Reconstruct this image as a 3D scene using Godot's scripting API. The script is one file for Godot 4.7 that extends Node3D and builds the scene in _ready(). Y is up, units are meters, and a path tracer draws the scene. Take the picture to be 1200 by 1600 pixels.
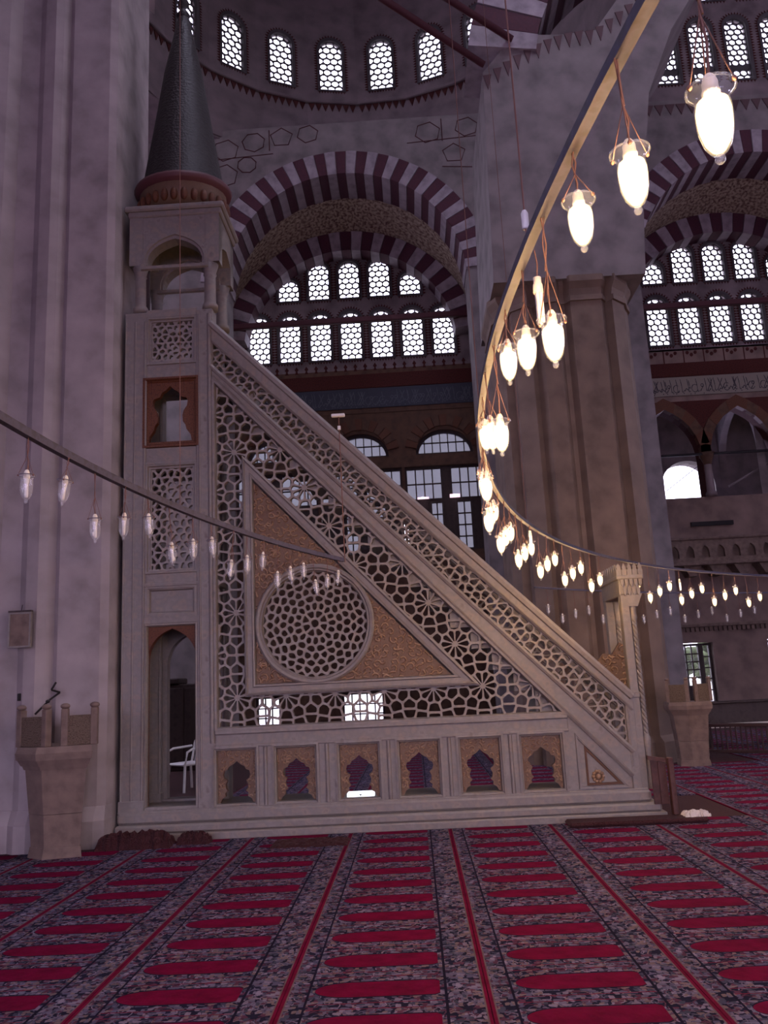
extends Node3D
# Interior of a great domed mosque: a tall pierced marble pulpit between two stone piers, rings of hanging lamps, windowed bays behind.

class MB:
	var v := PackedVector3Array()
	var n := PackedVector3Array()
	var t := PackedVector2Array()
	var xf := Transform3D()
	func tri(a: Vector3, b: Vector3, c: Vector3) -> void:
		a = xf * a; b = xf * b; c = xf * c
		var k := (b - a).cross(c - a)
		if k.length_squared() < 1e-16: return
		k = k.normalized()
		v.append(a); v.append(c); v.append(b)
		n.append(k); n.append(k); n.append(k)
		t.append(Vector2(a.x, a.y)); t.append(Vector2(c.x, c.y)); t.append(Vector2(b.x, b.y))
	func tri_n(a: Vector3, b: Vector3, c: Vector3, na: Vector3, nb: Vector3, nc: Vector3) -> void:
		v.append(xf * a); v.append(xf * c); v.append(xf * b)
		n.append((xf.basis * na).normalized()); n.append((xf.basis * nc).normalized()); n.append((xf.basis * nb).normalized())
		t.append(Vector2(a.x, a.y)); t.append(Vector2(c.x, c.y)); t.append(Vector2(b.x, b.y))
	func quad(a: Vector3, b: Vector3, c: Vector3, d: Vector3) -> void:
		tri(a, b, c); tri(a, c, d)
	func quad_n(a: Vector3, b: Vector3, c: Vector3, d: Vector3, na: Vector3, nb: Vector3, nc: Vector3, nd: Vector3) -> void:
		tri_n(a, b, c, na, nb, nc); tri_n(a, c, d, na, nc, nd)
	func quad_uv(a: Vector3, b: Vector3, c: Vector3, d: Vector3, ua: Vector2, ub: Vector2, uc: Vector2, ud: Vector2) -> void:
		quad(a, b, c, d)
		var k := t.size() - 6
		t[k] = ua; t[k + 1] = uc; t[k + 2] = ub; t[k + 3] = ua; t[k + 4] = ud; t[k + 5] = uc
	func box(lo: Vector3, hi: Vector3, ch := 0.0) -> void:
		if ch <= 0.0:
			prism(PackedVector2Array([Vector2(lo.x, lo.y), Vector2(hi.x, lo.y), Vector2(hi.x, hi.y), Vector2(lo.x, hi.y)]), lo.z, hi.z)
			return
		# chamfered box: three cross bands and eight corners
		var q := []
		for i in 8:
			var s := Vector3(hi.x if i & 1 else lo.x, hi.y if i & 2 else lo.y, hi.z if i & 4 else lo.z)
			var d := Vector3(-ch if i & 1 else ch, -ch if i & 2 else ch, -ch if i & 4 else ch)
			q.append([s + Vector3(0, d.y, d.z), s + Vector3(d.x, 0, d.z), s + Vector3(d.x, d.y, 0)])
		var faces := [[[1, 3, 7, 5], 0], [[0, 4, 6, 2], 0], [[2, 6, 7, 3], 1], [[0, 1, 5, 4], 1], [[4, 5, 7, 6], 2], [[0, 2, 3, 1], 2]]
		for f in faces:
			var c: Array = f[0]
			quad(q[c[0]][f[1]], q[c[1]][f[1]], q[c[2]][f[1]], q[c[3]][f[1]])
		for e in [[0, 1, 1, 2], [2, 3, 2, 1], [4, 5, 2, 1], [6, 7, 1, 2], [0, 2, 2, 0], [1, 3, 0, 2], [4, 6, 0, 2], [5, 7, 2, 0], [0, 4, 0, 1], [1, 5, 1, 0], [2, 6, 1, 0], [3, 7, 0, 1]]:
			quad(q[e[0]][e[2]], q[e[0]][e[3]], q[e[1]][e[3]], q[e[1]][e[2]])
		for i in 8:
			var odd := ((i & 1) + ((i >> 1) & 1) + ((i >> 2) & 1)) % 2 == 1
			if odd: tri(q[i][0], q[i][1], q[i][2])
			else: tri(q[i][0], q[i][2], q[i][1])
	func prism(p: PackedVector2Array, z0: float, z1: float, caps := true) -> void:
		# p in the XY plane, pushed along z
		var q := p
		var area := 0.0
		for i in q.size(): area += q[i].cross(q[(i + 1) % q.size()])
		if area < 0.0:
			q = q.duplicate(); q.reverse()
		if caps:
			var ix := Geometry2D.triangulate_polygon(q)
			for i in range(0, ix.size(), 3):
				var a := q[ix[i]]; var b := q[ix[i + 1]]; var c := q[ix[i + 2]]
				if (b - a).cross(c - a) < 0.0:
					var s := b; b = c; c = s
				tri(Vector3(a.x, a.y, z1), Vector3(b.x, b.y, z1), Vector3(c.x, c.y, z1))
				tri(Vector3(a.x, a.y, z0), Vector3(c.x, c.y, z0), Vector3(b.x, b.y, z0))
		for i in q.size():
			var a := q[i]; var b := q[(i + 1) % q.size()]
			quad(Vector3(a.x, a.y, z0), Vector3(b.x, b.y, z0), Vector3(b.x, b.y, z1), Vector3(a.x, a.y, z1))
	func column(p: PackedVector2Array, y0: float, y1: float, p2 := PackedVector2Array()) -> void:
		# p in plan (x, z), from y0 to y1; p2 the plan at the top
		var k := xf
		var top := p2 if p2.size() == p.size() else p
		var area := 0.0
		for i in p.size(): area += p[i].cross(p[(i + 1) % p.size()])
		var m := p.size()
		for i in m:
			var a := p[i]; var b := p[(i + 1) % m]; var c := top[(i + 1) % m]; var d := top[i]
			if area > 0.0: quad(Vector3(b.x, y0, b.y), Vector3(a.x, y0, a.y), Vector3(d.x, y1, d.y), Vector3(c.x, y1, c.y))
			else: quad(Vector3(a.x, y0, a.y), Vector3(b.x, y0, b.y), Vector3(c.x, y1, c.y), Vector3(d.x, y1, d.y))
		var ix := Geometry2D.triangulate_polygon(p)
		for i in range(0, ix.size(), 3):
			for s in 2:
				var r := top if s else p
				var a := r[ix[i]]; var b := r[ix[i + 1]]; var c := r[ix[i + 2]]
				var up := (b - a).cross(c - a) < 0.0
				var y := y1 if s else y0
				if up == (s == 1): tri(Vector3(a.x, y, a.y), Vector3(b.x, y, b.y), Vector3(c.x, y, c.y))
				else: tri(Vector3(a.x, y, a.y), Vector3(c.x, y, c.y), Vector3(b.x, y, b.y))
	func tube(p: PackedVector3Array, r: float, sides := 6, closed := false) -> void:
		var m := p.size()
		var rings := []
		var nrm := []
		for i in m:
			var a := p[(i - 1 + m) % m] if closed or i > 0 else p[i]
			var b := p[(i + 1) % m] if closed or i < m - 1 else p[i]
			var d := (b - a).normalized()
			var u := d.cross(Vector3.UP if absf(d.y) < 0.95 else Vector3.RIGHT).normalized()
			var w := d.cross(u)
			var ring := []; var nn := []
			for s in sides:
				var o := u * cos(TAU * s / sides) + w * sin(TAU * s / sides)
				ring.append(p[i] + o * r); nn.append(o)
			rings.append(ring); nrm.append(nn)
		for i in (m if closed else m - 1):
			var j := (i + 1) % m
			for s in sides:
				var e := (s + 1) % sides
				quad_n(rings[i][e], rings[j][e], rings[j][s], rings[i][s], nrm[i][e], nrm[j][e], nrm[j][s], nrm[i][s])
		if not closed:
			for s in sides:
				tri(p[0], rings[0][(s + 1) % sides], rings[0][s])
				tri(p[m - 1], rings[m - 1][s], rings[m - 1][(s + 1) % sides])
	func lathe(prof: Array, segs := 16, at := Vector3.ZERO) -> void:
		# prof: Vector2(radius, height) from the bottom up
		var nr := []
		for i in prof.size():
			var a: Vector2 = prof[maxi(i - 1, 0)]; var b: Vector2 = prof[mini(i + 1, prof.size() - 1)]
			var d := (b - a).normalized()
			nr.append(Vector2(d.y, -d.x))
		for i in prof.size() - 1:
			for s in segs:
				var c0 := cos(TAU * s / segs); var s0 := sin(TAU * s / segs)
				var c1 := cos(TAU * (s + 1) / segs); var s1 := sin(TAU * (s + 1) / segs)
				var p: Vector2 = prof[i]; var q: Vector2 = prof[i + 1]
				var e: Vector2 = nr[i]; var f: Vector2 = nr[i + 1]
				quad_n(at + Vector3(p.x * c1, p.y, p.x * s1), at + Vector3(p.x * c0, p.y, p.x * s0), at + Vector3(q.x * c0, q.y, q.x * s0), at + Vector3(q.x * c1, q.y, q.x * s1),
					Vector3(e.x * c1, e.y, e.x * s1), Vector3(e.x * c0, e.y, e.x * s0), Vector3(f.x * c0, f.y, f.x * s0), Vector3(f.x * c1, f.y, f.x * s1))
	func ball(c: Vector3, r: Vector3, segs := 12) -> void:
		var prof := []
		for i in 9: prof.append(Vector2(maxf(cos(PI * (i / 8.0 - 0.5)), 0.0) * r.x, sin(PI * (i / 8.0 - 0.5)) * r.y))
		lathe(prof, segs, c)
	func moulding(p: PackedVector2Array, prof: Array, z: float, closed := true) -> void:
		# sweeps prof (Vector2(offset to the left of the path, height towards +z)) along a path in the XY plane with mitred corners
		var m := p.size()
		var rows := []
		for i in m:
			var d0 := (p[i] - p[(i - 1 + m) % m]).normalized() if closed or i > 0 else (p[1] - p[0]).normalized()
			var d1 := (p[(i + 1) % m] - p[i]).normalized() if closed or i < m - 1 else d0
			var k := Vector2(-(d0.y + d1.y), d0.x + d1.x)
			k = k / maxf(0.15, k.length_squared() / 2.0)
			var row := []
			for f in prof: row.append(Vector3(p[i].x + k.x * f.x, p[i].y + k.y * f.x, z + f.y))
			rows.append(row)
		for i in (m if closed else m - 1):
			var j := (i + 1) % m
			for s in prof.size() - 1:
				quad(rows[i][s], rows[j][s], rows[j][s + 1], rows[i][s + 1])
	func mesh() -> ArrayMesh:
		var a := []
		a.resize(Mesh.ARRAY_MAX)
		a[Mesh.ARRAY_VERTEX] = v; a[Mesh.ARRAY_NORMAL] = n; a[Mesh.ARRAY_TEX_UV] = t
		var m := ArrayMesh.new()
		if v.size(): m.add_surface_from_arrays(Mesh.PRIMITIVE_TRIANGLES, a)
		return m

var M := {}
var taken := {}
const ONES := ["first", "second", "third", "fourth", "fifth", "sixth", "seventh", "eighth", "ninth", "tenth", "eleventh", "twelfth", "thirteenth", "fourteenth", "fifteenth", "sixteenth", "seventeenth", "eighteenth", "nineteenth"]

func ordinal(k: int) -> String:
	if k < 20: return ONES[k - 1]
	var tens: String = ["twent", "thirt", "fort", "fift"][k / 10 - 2]
	return tens + "ieth" if k % 10 == 0 else tens + "y-" + ONES[k % 10 - 1]

func numbered(called: String) -> String:
	var k: int = taken.get(called, 0)
	taken[called] = k + 1
	return called if k == 0 else "%s_%03d" % [called, k]

func obj(called: String, mb, material: Material, parent: Node3D = self) -> MeshInstance3D:
	var o := MeshInstance3D.new()
	o.name = numbered(called) if parent == self else called
	o.mesh = mb.mesh() if mb is MB else mb
	o.material_override = material
	parent.add_child(o, true)
	return o

func tag(o: Node3D, label: String, category: String, group := "") -> Node3D:
	o.set_meta("label", label); o.set_meta("category", category)
	if group: o.set_meta("group", group)
	return o

func thing(called: String, label: String, category: String, at := Vector3.ZERO, group := "") -> Node3D:
	var o := Node3D.new()
	o.name = numbered(called); o.position = at
	add_child(o)
	tag(o, label, category, group)
	return o

func struct(o: Node3D, label: String, category: String) -> Node3D:
	tag(o, label, category); o.set_meta("kind", "structure")
	return o

func base(called: String, label: String, category: String, at := Vector3.ZERO) -> Node3D:
	return struct(thing(called, label, category, at), label, category)

func stuff(o: Node3D) -> Node3D:
	o.set_meta("kind", "stuff")
	return o

func rect(x0: float, y0: float, x1: float, y1: float) -> PackedVector2Array:
	return PackedVector2Array([Vector2(x0, y0), Vector2(x1, y0), Vector2(x1, y1), Vector2(x0, y1)])

func arc(cx: float, cy: float, rx: float, ry: float, a0: float, a1: float, k: int) -> PackedVector2Array:
	var p := PackedVector2Array()
	for i in k + 1:
		var a := deg_to_rad(lerpf(a0, a1, float(i) / k))
		p.append(Vector2(cx + cos(a) * rx, cy + sin(a) * ry))
	return p

func arched(cx: float, y0: float, w: float, ys: float, yt: float, point := 0.0, k := 8) -> PackedVector2Array:
	# outline of an arched opening, counter-clockwise from the bottom left
	var p := PackedVector2Array([Vector2(cx - w / 2, y0), Vector2(cx + w / 2, y0)])
	for h in half_arch(w, ys, yt, point, k): p.append(Vector2(cx + h.x, h.y))
	var left := half_arch(w, ys, yt, point, k)
	left.reverse()
	for i in range(1, left.size()): p.append(Vector2(cx - left[i].x, left[i].y))
	return p

func half_arch(w: float, ys: float, yt: float, point: float, k: int) -> PackedVector2Array:
	var p := PackedVector2Array()
	for i in k + 1:
		var s := float(i) / k
		var a := s * PI / 2
		p.append(Vector2(w / 2 * cos(a), lerpf(ys, yt, sin(a) * (1.0 - point) + point * (0.75 * sin(a) + 0.25 * pow(s, 5)))))
	return p

func pierced(mb: MB, x0: float, x1: float, y0: float, y1: float, holes: Array, z0: float, z1: float) -> void:
	# a wall strip with arched holes [centre, bottom, width, springing, top, pointedness] in one row
	var cuts := [[x0]]
	for h in holes: cuts.append([h[0], h])
	cuts.append([x1])
	for i in cuts.size() - 1:
		var p := PackedVector2Array([Vector2(cuts[i][0], y0), Vector2(cuts[i + 1][0], y0)])
		if cuts[i + 1].size() > 1:
			var h: Array = cuts[i + 1][1]
			if h[1] > y0 + 0.001: p.append(Vector2(h[0], h[1]))
			else: p[1] = Vector2(h[0] - h[2] / 2, y0)
			if h[1] > y0 + 0.001: p.append(Vector2(h[0] - h[2] / 2, h[1]))
			for q in half_arch(h[2], h[3], h[4], h[5], 8): p.append(Vector2(h[0] - q.x, q.y))
		if cuts[i + 1].size() == 1 or cuts[i + 1][1][4] < y1 - 0.001: p.append(Vector2(cuts[i + 1][0], y1))
		if cuts[i].size() == 1 or cuts[i][1][4] < y1 - 0.001: p.append(Vector2(cuts[i][0], y1))
		if cuts[i].size() > 1:
			var h: Array = cuts[i][1]
			var q := half_arch(h[2], h[3], h[4], h[5], 8)
			q.reverse()
			for e in q: p.append(Vector2(h[0] + e.x, e.y))
			if h[1] > y0 + 0.001:
				p.append(Vector2(h[0] + h[2] / 2, h[1])); p.append(Vector2(h[0], h[1]))
			else: p[0] = Vector2(h[0] + h[2] / 2, y0)
		mb.prism(tidy(p), z0, z1)

func tidy(p: PackedVector2Array, gap := 0.0005) -> PackedVector2Array:
	var q := PackedVector2Array()
	for e in p:
		if q.is_empty() or q[q.size() - 1].distance_to(e) > gap: q.append(e)
	while q.size() > 1 and q[0].distance_to(q[q.size() - 1]) < gap: q.remove_at(q.size() - 1)
	return q

func area2(p: PackedVector2Array) -> float:
	var a := 0.0
	for i in p.size(): a += p[i].cross(p[(i + 1) % p.size()])
	return a / 2

func inset(p: PackedVector2Array, d: float) -> PackedVector2Array:
	var q := PackedVector2Array()
	var m := p.size()
	for i in m:
		var d0 := (p[i] - p[(i - 1 + m) % m]).normalized()
		var d1 := (p[(i + 1) % m] - p[i]).normalized()
		var k := Vector2(-(d0.y + d1.y), d0.x + d1.x)
		q.append(p[i] + k / maxf(0.5, k.length_squared() / 2.0) * d)
	return q

func cell_hole(p: PackedVector2Array, d: float, cut := 0.24) -> Array:
	# the rounded hole in one cell of a pierced screen: per edge two points; empty if the cell closes up
	var q := tidy(p, d * 0.55)
	if q.size() < 3: return []
	if area2(q) < 0: q.reverse()
	var s := inset(q, d)
	var bad := area2(s) < d * d * 0.6
	for i in q.size():
		if (s[(i + 1) % q.size()] - s[i]).dot(q[(i + 1) % q.size()] - q[i]) < 0: bad = true
	if bad:
		var size := sqrt(area2(q))
		if size < d * 1.9: return [q, PackedVector2Array()]
		var c := Vector2.ZERO
		for e in q: c += e / q.size()
		for i in q.size(): s[i] = c + (q[i] - c) * clampf(1.0 - 2.0 * d / size, 0.2, 0.9)
	var h := PackedVector2Array()
	for i in s.size():
		var e := s[(i + 1) % s.size()]
		h.append(s[i].lerp(e, cut)); h.append(s[i].lerp(e, 1.0 - cut))
	return [q, h]

func screen_cell(mb: MB, p: PackedVector2Array, d: float, z0: float, z1: float, cut := 0.24) -> PackedVector2Array:
	var c := cell_hole(p, d, cut)
	if c.is_empty(): return PackedVector2Array()
	var q: PackedVector2Array = c[0]; var h: PackedVector2Array = c[1]
	if h.is_empty():
		mb.prism(q, z0, z1); return h
	var m := q.size()
	for s in 2:
		var z := z1 if s == 0 else z0
		for i in m:
			var j := (i + 1) % m
			var a := Vector3(q[i].x, q[i].y, z); var b := Vector3(q[j].x, q[j].y, z)
			var ia := Vector3(h[2 * i].x, h[2 * i].y, z); var ib := Vector3(h[2 * i + 1].x, h[2 * i + 1].y, z)
			var ja := Vector3(h[2 * j].x, h[2 * j].y, z)
			if s == 0:
				mb.quad(a, b, ib, ia); mb.tri(b, ja, ib)
			else:
				mb.quad(b, a, ia, ib); mb.tri(ja, b, ib)
	for i in h.size():
		var a := h[i]; var b := h[(i + 1) % h.size()]
		mb.quad(Vector3(b.x, b.y, z0), Vector3(a.x, a.y, z0), Vector3(a.x, a.y, z1), Vector3(b.x, b.y, z1))
	return h

func voronoi(pts: PackedVector2Array, region: PackedVector2Array) -> Array:
	var ix := Geometry2D.triangulate_delaunay(pts)
	var around := []
	for i in pts.size(): around.append([])
	for i in range(0, ix.size(), 3):
		var a := pts[ix[i]]; var b := pts[ix[i + 1]]; var c := pts[ix[i + 2]]
		var d := 2.0 * (a.x * (b.y - c.y) + b.x * (c.y - a.y) + c.x * (a.y - b.y))
		if absf(d) < 1e-9: continue
		var u := Vector2((a.length_squared() * (b.y - c.y) + b.length_squared() * (c.y - a.y) + c.length_squared() * (a.y - b.y)) / d,
			(a.length_squared() * (c.x - b.x) + b.length_squared() * (a.x - c.x) + c.length_squared() * (b.x - a.x)) / d)
		for k in 3: around[ix[i + k]].append(u)
	var out := []
	for i in pts.size():
		var cs: Array = around[i]
		if cs.size() < 3: continue
		var o := pts[i]
		cs.sort_custom(func(p, q): return (p - o).angle() < (q - o).angle())
		var cell := tidy(PackedVector2Array(cs), 0.002)
		if cell.size() < 3 or absf(area2(cell)) > 0.5: continue
		for r in Geometry2D.intersect_polygons(cell, region):
			if absf(area2(r)) > 1e-5: out.append(tidy(r, 0.002))
	return out

func rosette_seeds(lo: Vector2, hi: Vector2, pitch: float, arms: int, rng: RandomNumberGenerator) -> PackedVector2Array:
	# star centres on a triangular grid, a ring of cells round each, and fillers between
	var p := PackedVector2Array()
	var dy := pitch * 0.866
	var r := pitch * 0.31
	for j in range(-2, int((hi.y - lo.y) / dy) + 3):
		for i in range(-2, int((hi.x - lo.x) / pitch) + 3):
			var c := Vector2(lo.x + (i + 0.5 * (j & 1)) * pitch, lo.y + j * dy)
			p.append(c)
			for k in arms: p.append(c + Vector2.from_angle(TAU * (k + 0.5) / arms) * (r + rng.randf_range(-0.05, 0.05) * r))
			p.append(c + Vector2(0, pitch * 0.577) + Vector2.from_angle(rng.randf() * TAU) * r * 0.1)
			p.append(c + Vector2(0, -pitch * 0.577) + Vector2.from_angle(rng.randf() * TAU) * r * 0.1)
	return p

func star_seeds(lo: Vector2, hi: Vector2, pitch: float, arms: int, rng: RandomNumberGenerator) -> PackedVector2Array:
	# stars of spokes meeting at a point, on a triangular grid, each inside a ring of five-sided cells
	var p := PackedVector2Array()
	var dy := pitch * 0.866
	for j in range(-2, int((hi.y - lo.y) / dy) + 3):
		for i in range(-2, int((hi.x - lo.x) / pitch) + 3):
			var c := Vector2(lo.x + (i + 0.5 * (j & 1)) * pitch, lo.y + j * dy)
			for k in arms:
				p.append(c + Vector2.from_angle(TAU * k / arms) * pitch * 0.185)
				p.append(c + Vector2.from_angle(TAU * (k + 0.5) / arms) * pitch * (0.385 + rng.randf_range(-0.008, 0.008)))
			for s in [1, -1]: p.append(c + Vector2(0.001 * s, s * pitch * 0.577))
	return p

func screen(region: PackedVector2Array, seeds: PackedVector2Array, d: float, z0: float, z1: float) -> MB:
	var mb := MB.new()
	for c in voronoi(seeds, region): screen_cell(mb, c, d, z0, z1)
	return mb

func carving(region: PackedVector2Array, size: float, z: float, seed_at: int) -> MB:
	# low scrolls of carved foliage scattered over a panel
	var mb := MB.new()
	var rng := RandomNumberGenerator.new()
	rng.seed = seed_at
	var lo := region[0]; var hi := region[0]
	for p in region:
		lo = lo.min(p); hi = hi.max(p)
	var y := lo.y
	while y < hi.y:
		var x := lo.x
		while x < hi.x:
			var c := Vector2(x + rng.randf_range(-0.3, 0.3) * size, y + rng.randf_range(-0.3, 0.3) * size)
			var turn := rng.randf() * TAU; var hand := 1.0 if rng.randf() < 0.5 else -1.0
			var path := PackedVector3Array()
			for k in 8:
				var e := c + Vector2.from_angle(turn + hand * k * 0.72) * size * (0.62 - 0.066 * k)
				if Geometry2D.is_point_in_polygon(e, region): path.append(Vector3(e.x, e.y, z))
			if path.size() > 2: mb.tube(path, size * 0.15, 4)
			x += size * 1.15
		y += size * 1.0
	return mb

# ---------- light, camera, order of building ----------
const GLOW := 2.2
const LAMP_POWER := 0.26
const SKY := 2.4
const SIDE := 15.0
const TOP := 5.0
const FILL := 21.0
const TINT := Color(0.85, 0.69, 1.0)

func _ready() -> void:
	# camera: eye height, slightly raised, a touch turned left and tipped
	var fw := Vector3(-sin(0.02692) * cos(0.19888), sin(0.19888), -cos(0.02692) * cos(0.19888))
	var side := fw.cross(Vector3.UP).normalized()
	var up := side.cross(fw)
	var r := atan(0.05)
	var cam := Camera3D.new()
	cam.name = "camera"
	cam.transform = Transform3D(Basis(side * cos(r) - up * sin(r), side * sin(r) + up * cos(r), -fw), EYE)
	cam.fov = rad_to_deg(2.0 * atan(800.0 / 1300.0))
	cam.near = 0.05; cam.far = 300.0
	add_child(cam)
	# an even bright overcast sky
	var sky := ProceduralSkyMaterial.new()
	sky.sky_top_color = Color(0.90, 0.89, 1.0); sky.sky_horizon_color = Color(0.92, 0.90, 1.0)
	sky.ground_bottom_color = Color(0.7, 0.69, 0.72); sky.ground_horizon_color = Color(0.8, 0.79, 0.84)
	sky.sky_energy_multiplier = SKY; sky.ground_energy_multiplier = SKY * 0.7
	var env := Environment.new()
	env.background_mode = Environment.BG_SKY
	env.sky = Sky.new(); env.sky.sky_material = sky
	env.tonemap_mode = Environment.TONE_MAPPER_LINEAR
	env.tonemap_exposure = 1.0
	env.sdfgi_enabled = true; env.ssao_enabled = true; env.ssil_enabled = true
	var we := WorldEnvironment.new()
	we.name = "surroundings"; we.environment = env
	add_child(we)
	# daylight entering by the tall windows behind the viewer
	for k in 5:
		var a := AreaLight3D.new()
		a.name = "window_daylight_%d" % (k + 1)
		a.area_size = Vector2(3.4, 6.0)
		a.position = Vector3(-10.0 + k * 6.5, 3.9, 11.9)
		a.light_color = TINT; a.light_energy = FILL * [1.2, 1.2, 0.9, 0.6, 0.5][k]
		a.shadow_enabled = true
		a.set("area_range", 80.0); a.set("area_attenuation", 2.0)
		add_child(a)
	# and by the large windows high in the side walls
	for k in 4:
		var a := AreaLight3D.new()
		a.name = "side_daylight_%d" % (k + 1)
		a.area_size = Vector2(4.6, 7.0)
		a.position = Vector3(-15.9 if k < 2 else 21.9, 12.0, [-19.0, -13.0, -18.0, -8.0][k])
		a.rotation.y = -PI / 2 if k < 2 else PI / 2
		a.light_color = TINT; a.light_energy = SIDE
		a.shadow_enabled = true
		a.set("area_range", 80.0); a.set("area_attenuation", 2.0)
		add_child(a)
	# through the gallery window
	var gl := AreaLight3D.new()
	gl.name = "gallery_daylight"
	gl.area_size = Vector2(1.6, 1.0)
	gl.position = Vector3(9.5, 7.6, -27.4)
	gl.rotation.y = PI
	gl.light_color = Color(0.84, 0.80, 1.0); gl.light_energy = 7.0
	gl.shadow_enabled = true
	gl.set("area_range", 40.0); gl.set("area_attenuation", 2.0)
	add_child(gl)
	# and from the glazed opening in the ceiling
	var t := AreaLight3D.new()
	t.name = "ceiling_daylight"
	t.area_size = Vector2(9.4, 7.4)
	t.position = Vector3(4.0, 25.9, -6.0)
	t.rotation.x = -PI / 2
	t.light_color = TINT; t.light_energy = TOP
	t.shadow_enabled = true
	t.set("area_range", 80.0); t.set("area_attenuation", 2.0)
	add_child(t)
	make_materials()
	var fr := mat("pane_frost", Color(0.27, 0.27, 0.42, 0.80), 0.5)
	fr.transparency = BaseMaterial3D.TRANSPARENCY_ALPHA
	make_shell()
	make_carpets()
	make_pulpit()
	make_rings()
	make_things()

const EYE := Vector3(0, 1.6, 0)

func noise_tex(kind: int, freq: float, cols: Array, size := 512, octaves := 4, seed_at := 1, bump := false) -> NoiseTexture2D:
	var f := FastNoiseLite.new()
	f.noise_type = kind; f.frequency = freq; f.fractal_octaves = octaves; f.seed = seed_at
	var t := NoiseTexture2D.new()
	t.width = size; t.height = size; t.seamless = true; t.noise = f
	if not bump:
		var g := Gradient.new()
		var off := PackedFloat32Array()
		for i in cols.size(): off.append(float(i) / (cols.size() - 1))
		g.offsets = off; g.colors = PackedColorArray(cols)
		t.color_ramp = g
	return t

func mat(called: String, c: Color, rough := 0.8, tex: Texture2D = null, scale := 0.5, metal := 0.0, relief: Texture2D = null, deep := 0.0) -> StandardMaterial3D:
	var m := StandardMaterial3D.new()
	m.resource_name = called
	m.albedo_color = c; m.roughness = rough; m.metallic = metal
	if tex: m.albedo_texture = tex
	if relief:
		m.heightmap_enabled = true; m.heightmap_texture = relief; m.heightmap_scale = deep
	if tex or relief:
		m.uv1_triplanar = true; m.uv1_world_triplanar = true; m.uv1_scale = Vector3.ONE * scale
	M[called] = m
	return m

func grey(v: float) -> Color: return Color(v, v, v)

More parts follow.
